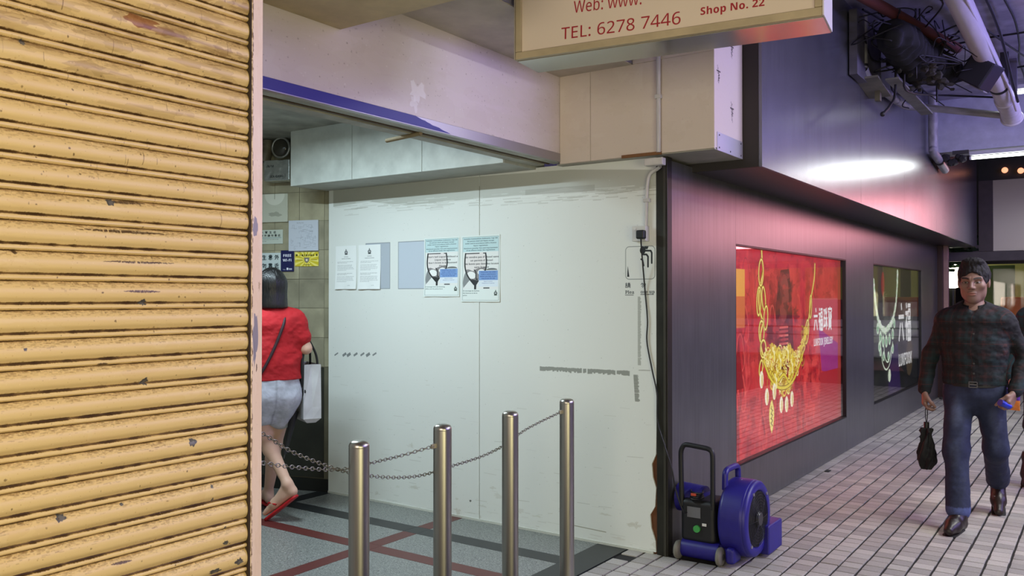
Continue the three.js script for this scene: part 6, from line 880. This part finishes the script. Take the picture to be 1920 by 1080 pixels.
{
  const manHands = { R: handBones(MAN.wrR, V(-0.02, -0.98, 0.12).normalize(), V(0.25, 0.1, 0.95).normalize(), V(0.96, 0, -0.22).normalize(), [0.55, 0.65, 0.7, 0.75], 1.02, 0.9), L: handBones(MAN.wrL, V(-0.30, -0.82, 0.48).normalize(), V(-0.2, 0.55, 0.8).normalize(), V(-0.9, -0.15, -0.4).normalize(), [0.95, 1.0, 1.0, 1.0], 1.06, 1.0) };
  const denim = (x, y, z) => { const n = fbm(x * 30, y * 12, z * 30, 4) - 0.5, fine = fbm(x * 160, y * 160, z * 160, 2) - 0.5; let k = 1 + 0.5 * n + 0.5 * fine; let c = [0.014, 0.020, 0.052]; for (const [cx, cy, rx, ry, a] of [[-0.10, 0.74, 0.05, 0.12, 0.5], [0.12, 0.70, 0.05, 0.10, 0.35], [-0.10, 0.48, 0.04, 0.10, 0.25], [0.12, 0.55, 0.04, 0.08, 0.22]]) { const e = Math.hypot((x - cx) / rx, (y - cy) / ry) + 0.7 * n; const s = a * sstep(1.1, 0.4, e) * (z > -0.02 ? 1 : 0); c = [mix(c[0], 0.09, s), mix(c[1], 0.11, s), mix(c[2], 0.19, s)]; } if (y < 0.155 && z > 0) c = [0.06, 0.08, 0.2]; return c.map((q) => q * k); };
  const o = {
    pos: [6.42, 0, -0.737], rot: -Math.PI / 2 + 0.04, skin: [0.24, 0.135, 0.098], hair: lin('#150f0e'), stubble: true, headScale: 1.10, headYaw: -0.06, headPitch: 0.07, neck: 0.053, hip: 0.098, waist: 0.094, bust: 0.104, loose: 0.008,
    handR: manHands.R, handL: manHands.L, topName: 'shirt', topMat: mat(0xffffff, 0.85, { map: plaid('#141316', [['#3a1616', 0.06, 0.12, 0.5], ['#122c30', 0.34, 0.14, 0.5], ['#4a1f1a', 0.62, 0.04, 0.55], ['#0d0d10', 0.76, 0.16, 0.8]]) }), sleeve: 1.96, sleeveR: [0.057, 0.050, 0.044], hem: 0.915, vneck: 0.030, openV: true,
    bottomName: 'jeans', bottomMat: mat(0xffffff, 0.8, { vertexColors: true }), bottomPaint: denim, rise: 0.955, legEnd: 1.9, legR: [0.090, 0.074, 0.072], shoeMat: mat('#2c1f18', 0.4, { map: coarseMap }), soleDrop: 0.040, soleT: 0.011,
    hairMat: mat('#100b0b', 0.8), hairF: (x, y, z) => { let d = ell(x, y, z, [0, 0.042, -0.016], [0.088, 0.104, 0.106]); d = smin(d, ell(x, y, z, [0, 0.125, 0.04], [0.06, 0.022, 0.04]), 0.03); d = smax(d, -ell(x, y, z, [0.006, -0.028, 0.10], [0.064, 0.088, 0.085]), 0.010); d = smax(d, -(y + 0.075 - 0.9 * Math.max(0, z + 0.02)), 0.01); d = smax(d, (z - 0.02) - (y + 0.03) * 2.2, 0.012); return d + 0.013 * (fbm(x * 70, y * 40, z * 70, 3) - 0.5); },
  };
  const t = person('walking man in a dark plaid shirt and blue jeans holding a folded umbrella', MAN, o);
  // collar, placket, belt
  const dark = mat('#17161a', 0.85, { map: coarseMap });
  { // fold-down collar: a leaning band round the neck with two points in front
    const P = [], I = [], N = 36; for (let i = 0; i <= N; i++) { const a = mix(0.36, Math.PI * 2 - 0.36, i / N), sx = Math.sin(a), cz = Math.cos(a), front = Math.pow(Math.max(0, cz), 2); const drop = 0.036 + 0.030 * front, top = 1.468 - 0.030 * Math.max(0, cz); for (const [r, y, t] of [[0.066, top, 0], [0.071, top + 0.003, 0], [0.094 + 0.012 * front, top - drop, 0], [0.088 + 0.012 * front, top - drop - 0.001, 0]]) P.push(sx * r * 1.06, y, cz * r * 0.98 + 0.004); }
    for (let i = 0; i < N; i++) for (let k = 0; k < 4; k++) { const a = i * 4 + k, b = i * 4 + (k + 1) % 4; I.push(a, b, a + 4, b, b + 4, a + 4); } I.push(0, 2, 1, 0, 3, 2, N * 4, N * 4 + 1, N * 4 + 2, N * 4, N * 4 + 2, N * 4 + 3);
    const g = new THREE.BufferGeometry(); g.setAttribute('position', new THREE.Float32BufferAttribute(P, 3)); g.setIndex(I); g.computeVertexNormals(); const uv = new Float32Array(P.length / 3 * 2); for (let i = 0; i < P.length / 3; i++) { uv[2 * i] = P[3 * i]; uv[2 * i + 1] = P[3 * i + 1]; } g.setAttribute('uv', new THREE.BufferAttribute(uv, 2)); meshPart(t, 'collar', g, Object.assign(o.topMat.clone(), { side: THREE.DoubleSide })); }
  { const g = new THREE.TorusGeometry(0.5, 0.5, 4, 4); const pts = []; for (let i = 0; i <= 40; i++) { const a = i / 40 * Math.PI * 2; pts.push(V(Math.cos(a) * 0.180, 0.928, Math.sin(a) * 0.119)); } const c = new THREE.CatmullRomCurve3(pts, true); const sh = new THREE.Shape(); sh.moveTo(-0.018, -0.003); sh.lineTo(0.018, -0.003); sh.lineTo(0.018, 0.003); sh.lineTo(-0.018, 0.003); sh.closePath(); const b = new THREE.ExtrudeGeometry(sh, { steps: 60, extrudePath: c }); const m = meshPart(t, 'belt', b, mat('#14110f', 0.5)); const k = mergeGeometries([new THREE.BoxGeometry(0.05, 0.006, 0.006).translate(0.0, 0.945, 0.126), new THREE.BoxGeometry(0.05, 0.006, 0.006).translate(0.0, 0.911, 0.126), new THREE.BoxGeometry(0.006, 0.036, 0.006).translate(0.024, 0.928, 0.126), new THREE.BoxGeometry(0.006, 0.036, 0.006).translate(-0.024, 0.928, 0.126), new THREE.BoxGeometry(0.05, 0.008, 0.006).translate(0, 0.928, 0.126)]); const q = shade(new THREE.Mesh(k, mat('#5a585c', 0.45, { metalness: 0.8 }))); q.name = 'buckle'; m.add(q); }
  { const l = []; for (let i = 0; i < 6; i++) { const g = new THREE.CylinderGeometry(0.006, 0.006, 0.004, 10); g.rotateX(Math.PI / 2); g.translate(0.004, 1.0 + i * 0.065, 0.124 + (i === 5 ? -0.02 : 0)); l.push(g); } const m = meshPart(t, 'buttons', mergeGeometries(l), mat('#2f2c30', 0.4)); }
  t.updateMatrixWorld(true);
  // folded umbrella hanging from his right hand
  const w = (x, y, z) => V(x, y, z).applyMatrix4(t.matrixWorld), tip = w(-0.285, 0.735, 0.06);
  const u = thing('umbrella', 'black folded umbrella hanging from the walking man\'s hand', 'umbrella', [tip.x, tip.y - 0.33, tip.z]);
  const bk = mat('#0b0b0d', 0.75);
  part(u, 'strap', tube([w(-0.285, 0.79, 0.05), tip.clone().add(V(0.004, -0.02, 0.006)), tip.clone().add(V(0, -0.085, 0)), tip.clone().add(V(-0.004, -0.02, -0.006)), w(-0.285, 0.788, 0.052)], 0.003, 40, 6), bk); part(u, 'handle', rod(tip.clone().add(V(0, -0.14, 0)), tip.clone().add(V(0, -0.08, 0)), 0.017, 16), mat('#101012', 0.35));
  { const g = sdfMesh((x, y, z) => { const a = Math.atan2(z, x), r = Math.hypot(x, z); const R = mix(0.030, 0.056, sstep(0.02, -0.16, y)) + 0.010 * Math.sin(a * 5 + y * 30) + 0.018 * (fbm(x * 22, y * 16, z * 22, 3) - 0.5) * 2 - 0.03 * sstep(-0.17, -0.24, y) + 0.02 * Math.exp(-Math.pow((y - 0.02) / 0.012, 2)) * Math.max(0, Math.sin(a * 3)); return Math.max(r - R, y - 0.045, -0.235 - y) * 0.7; }, [-0.1, -0.26, -0.1], [0.1, 0.07, 0.1], 0.006); g.translate(tip.x, tip.y - 0.165, tip.z); part(u, 'canopy', g, bk); }
  const bl = w(0.168, 0.822, 0.175), b2 = w(0.205, 0.80, 0.135), bt = thing('blue_bottle', 'small blue bottle gripped in the walking man\'s fist', 'bottle', [bl.x, bl.y, bl.z]); part(bt, 'barrel', rod(b2, bl, 0.019, 20), mat('#2438b8', 0.3)); part(bt, 'cap', [rod(bl, bl.clone().add(bl.clone().sub(b2).normalize().multiplyScalar(0.02)), 0.021, 20)], mat('#1c2a90', 0.3));
}
// second passer-by, mostly beyond the right edge of the picture
{
  const J = JSON.parse(JSON.stringify(MAN)); Object.assign(J, { anR: [-0.19, 0.22, -0.36], heelR: [-0.19, 0.18, -0.40], toeR: [-0.20, 0.03, -0.25], knR: [-0.13, 0.50, -0.04], anL: [0.08, 0.095, 0.24], heelL: [0.08, 0.045, 0.2], toeL: [0.09, 0.032, 0.40], knL: [0.09, 0.49, 0.12], wrR: [-0.27, 0.87, 0.10], elR: [-0.275, 1.12, -0.04], wrL: [0.3, 0.865, 0.03], elL: [0.27, 1.12, -0.03] });
  const o = { pos: [7.60, 0, -0.345], rot: -Math.PI / 2, skin: [0.45, 0.26, 0.19], hair: lin('#140f0e'), headScale: 1, neck: 0.055, hip: 0.106, waist: 0.108, bust: 0.112, loose: 0.012, handR: handBones(J.wrR, V(0, -0.97, 0.2).normalize(), V(0.2, 0.2, 0.95).normalize(), V(1, 0, -0.2).normalize(), [0.7, 0.75, 0.8, 0.8], 1, 0.9), handL: handBones(J.wrL, V(0, -1, 0.05).normalize(), V(-0.2, 0, 0.97).normalize(), V(-1, 0, -0.2).normalize(), [0.4, 0.4, 0.45, 0.5], 1, 0.5),
    topName: 'shirt', topMat: mat(0xffffff, 0.85, { map: plaid('#12343a', [['#1d2024', 0.1, 0.2, 0.7], ['#4a2020', 0.5, 0.08, 0.5]]) }), sleeve: 1.9, sleeveR: [0.062, 0.052, 0.045], hem: 0.90, vneck: 0.03, bottomName: 'shorts', bottomMat: mat('#23262e', 0.85), rise: 0.94, legEnd: 0.95, legR: [0.1, 0.085, 0.08], shoeMat: mat('#2b2724', 0.5), soleDrop: 0.04, soleT: 0.011, hairMat: mat('#120d0d', 0.5), hairF: (x, y, z) => { let d = ell(x, y, z, [0, 0.042, -0.016], [0.088, 0.104, 0.106]); d = smax(d, -ell(x, y, z, [0, -0.03, 0.10], [0.07, 0.10, 0.085]), 0.012); d = smax(d, -(y + 0.07 - 0.9 * Math.max(0, z)), 0.01); return d + 0.008 * (fbm(x * 50, y * 25, z * 50, 3) - 0.5); } };
  const t = person('passer-by in a teal checked shirt, mostly hidden at the right picture edge', J, o); t.updateMatrixWorld(true);
  const p = V(-0.27, 0.73, 0.15).applyMatrix4(t.matrixWorld), b = thing('snack_packet', 'purple and orange packet carried at the right picture edge', 'packet', [p.x, p.y - 0.07, p.z]);
  { const g = sdfMesh((x, y, z) => Math.max(Math.abs(x) - 0.02 * (1 - Math.pow(Math.abs(y) / 0.09, 3)), Math.abs(y) - 0.085, Math.abs(z) - 0.06) + 0.008 * (fbm(x * 40, y * 40, z * 40, 2) - 0.5), [-0.05, -0.11, -0.09], [0.05, 0.11, 0.09], 0.006); g.translate(p.x, p.y, p.z); paint(g, (x, y) => y < p.y - 0.01 ? [0.75, 0.25, 0.05] : [0.10, 0.03, 0.32]); part(b, 'wrapper', g, mat(0xffffff, 0.3, { vertexColors: true })); }
}
// woman in a red T-shirt walking away into the passage
{
  const J = { pelvis: [0, 0.90, 0], chest: [0, 1.22, 0], neck: [0, 1.40, 0], head: [0.0, 1.56, 0.02], shR: [-0.152, 1.345, -0.01], elR: [-0.222, 1.15, -0.05], wrR: [-0.150, 1.17, 0.165], shL: [0.152, 1.345, -0.01], elL: [0.215, 1.10, -0.04], wrL: [0.20, 0.88, 0.06],
    hipR: [-0.085, 0.84, 0], knR: [-0.085, 0.47, 0.24], anR: [-0.09, 0.10, 0.42], heelR: [-0.09, 0.055, 0.38], toeR: [-0.095, 0.045, 0.60], hipL: [0.082, 0.84, 0], knL: [0.02, 0.56, 0.14], anL: [-0.082, 0.255, -0.10], heelL: [-0.112, 0.205, -0.115], toeL: [0.03, 0.045, 0.04] };
  const o = { pos: [3.78, 0, -4.62], rot: 155.5 * Math.PI / 180, skin: [0.60, 0.375, 0.275], hair: lin('#0d0b0c'), headScale: 0.95, neck: 0.047, hip: 0.108, waist: 0.096, bust: 0.108, loose: 0.012, handR: handBones(J.wrR, V(0.45, 0.35, 0.82).normalize(), V(0.3, 0.9, -0.3).normalize(), V(0.85, -0.3, -0.4).normalize(), [0.6, 0.65, 0.7, 0.7], 0.9, 0.7), handL: handBones(J.wrL, V(0, -0.98, 0.15).normalize(), V(-0.2, 0.1, 0.97).normalize(), V(-1, 0, -0.2).normalize(), [0.35, 0.4, 0.45, 0.5], 0.9, 0.5),
    topName: 't_shirt', topMat: mat('#b8111c', 0.8, { map: paintMap }), sleeve: 0.62, sleeveR: [0.070, 0.066], hem: 0.945, vneck: 0.02, bottomName: 'denim_shorts', bottomMat: mat(0xffffff, 0.85, { vertexColors: true }), bottomPaint: (x, y, z) => { const n = fbm(x * 26, y * 26, z * 26, 4) - 0.5, f = fbm(x * 150, y * 150, z * 150, 2) - 0.5, seam = sstep(0.006, 0.003, Math.abs(Math.abs(x) - 0.004)) * 0.3; return [0.42, 0.44, 0.50].map((q) => q * (1 + 0.6 * n + 0.3 * f - seam)); }, rise: 0.965, legEnd: 0.40, legR: [0.104, 0.096], bareFeet: true, shoeMat: mat('#b3121c', 0.5), soleDrop: 0.040, soleT: 0.008,
    hairMat: mat('#0a090b', 0.42), hairF: (x, y, z) => { let d = ell(x, y, z, [0, 0.04, -0.018], [0.098, 0.108, 0.108]); d = smin(d, cone(x * 0.93, y, z, [0, 0.02, -0.028], [0, -0.115, -0.034], 0.094, 0.098), 0.03); d = smax(d, -0.145 - y, 0.012); d = smax(d, -ell(x, y, z, [0, -0.05, 0.11], [0.062, 0.125, 0.085]), 0.012); return d + 0.0010 * Math.sin(Math.atan2(x, -z) * 90 + y * 4) + 0.006 * (fbm(x * 40, y * 8, z * 40, 2) - 0.5); } };
  const t = person('woman with black bobbed hair in a red T-shirt and pale denim shorts seen from behind', J, o);
  meshPart(t, 'crossbody_strap', (() => { const pts = [V(-0.075, 1.395, 0.02), V(-0.07, 1.39, -0.06), V(-0.045, 1.32, -0.125), V(0.02, 1.16, -0.135), V(0.09, 1.02, -0.125), V(0.16, 0.92, -0.09)]; const sh = new THREE.Shape(); sh.moveTo(-0.002, -0.009); sh.lineTo(0.002, -0.009); sh.lineTo(0.002, 0.009); sh.lineTo(-0.002, 0.009); sh.closePath(); return tube(pts, 0.010, 40, 8); })(), mat('#2a0f18', 0.6), 'dark crossbody strap');
  t.updateMatrixWorld(true); const W = (x, y, z) => V(x, y, z).applyMatrix4(t.matrixWorld), c = W(-0.262, 0.64, 0.09);
  const b = thing('tote_bag', 'white paper carrier bag with black handles hanging from the woman\'s arm', 'bag', [c.x, c.y, c.z]); b.rotation.y = o.rot;
  const bagM = painted('#cfd0d2', 0.45);
  { const w = 0.062, d = 0.15, h = 0.40; const P = [], I = []; const ring = (y, ww, dd, g) => [[-ww, y, -dd], [0, y, -dd + g], [ww, y, -dd], [ww, y, dd], [0, y, dd - g], [-ww, y, dd]]; const rings = [ring(0.0, 0.03, d * 0.85, 0), ring(0.03, w, d, 0.0), ring(0.11, w, d, 0.006), ring(h, w * 0.92, d * 1.02, 0.028)]; rings.forEach((r) => r.forEach((p) => P.push(...p))); for (let k = 0; k < 3; k++) for (let i = 0; i < 6; i++) { const a = k * 6 + i, q = k * 6 + (i + 1) % 6; I.push(a, a + 6, q, q, a + 6, q + 6); } I.push(0, 1, 2, 0, 2, 3, 0, 3, 5, 3, 4, 5); let g = new THREE.BufferGeometry(); g.setAttribute('position', new THREE.Float32BufferAttribute(P, 3)); g.setIndex(I); g = g.toNonIndexed(); g.computeVertexNormals(); g = worldUV(g); meshPart(b, 'bag_body', g, Object.assign(bagM.clone(), { side: THREE.DoubleSide })); }
  for (const s of [-1, 1]) meshPart(b, 'handle', tube([V(s * 0.055, 0.36, -0.10), V(s * 0.045, 0.46, -0.085), V(s * 0.012, 0.545, -0.06), V(s * 0.012, 0.548, -0.03), V(s * 0.045, 0.46, 0.05), V(s * 0.055, 0.36, 0.08)], 0.0085, 40, 8), mat('#0e0e10', 0.7));
  const d2 = W(-0.185, 0.95, -0.02), d3 = W(-0.13, 0.62, -0.06);
  const k2 = thing('shoulder_bag', 'black folded bag strap hanging between the woman and the white bag', 'bag', [d2.x, d2.y, d2.z]); part(k2, 'strap', tube([W(-0.195, 1.12, -0.04), W(-0.19, 1.0, -0.06), W(-0.195, 0.86, -0.03), W(-0.20, 0.80, 0.02)], 0.011, 24, 8), mat('#101012', 0.7)); part(k2, 'pouch', (() => { const g = sdfMesh((x, y, z) => ell(x, y, z, [0, 0, 0], [0.035, 0.07, 0.09]) + 0.012 * (fbm(x * 30, y * 30, z * 30, 2) - 0.5), [-0.07, -0.1, -0.12], [0.07, 0.1, 0.12], 0.008); const q = W(-0.205, 0.86, 0.03); g.rotateY(o.rot); g.translate(q.x, q.y, q.z); return g; })(), mat('#121214', 0.7));
  const um = [W(-0.165, 0.72, 0.03), W(-0.085, 0.44, -0.02)]; const u = thing('furled_umbrella', 'black furled umbrella hanging behind the woman\'s leg', 'umbrella', [um[1].x, um[1].y, um[1].z]); part(u, 'canopy', rod(um[1], um[0], 0.012, 12, 0.03), mat('#0c0c0e', 0.7)); part(u, 'handle', rod(um[0], W(-0.185, 0.82, 0.05), 0.010, 10), mat('#0c0c0e', 0.5)); part(u, 'tip', rod(um[1].clone().add(um[1].clone().sub(um[0]).multiplyScalar(0.1)), um[1], 0.004, 8), mat('#333', 0.4));
}

scene.traverse((o) => { if (o.isMesh) { o.castShadow = true; o.receiveShadow = true; } });
renderer.render(scene, camera);
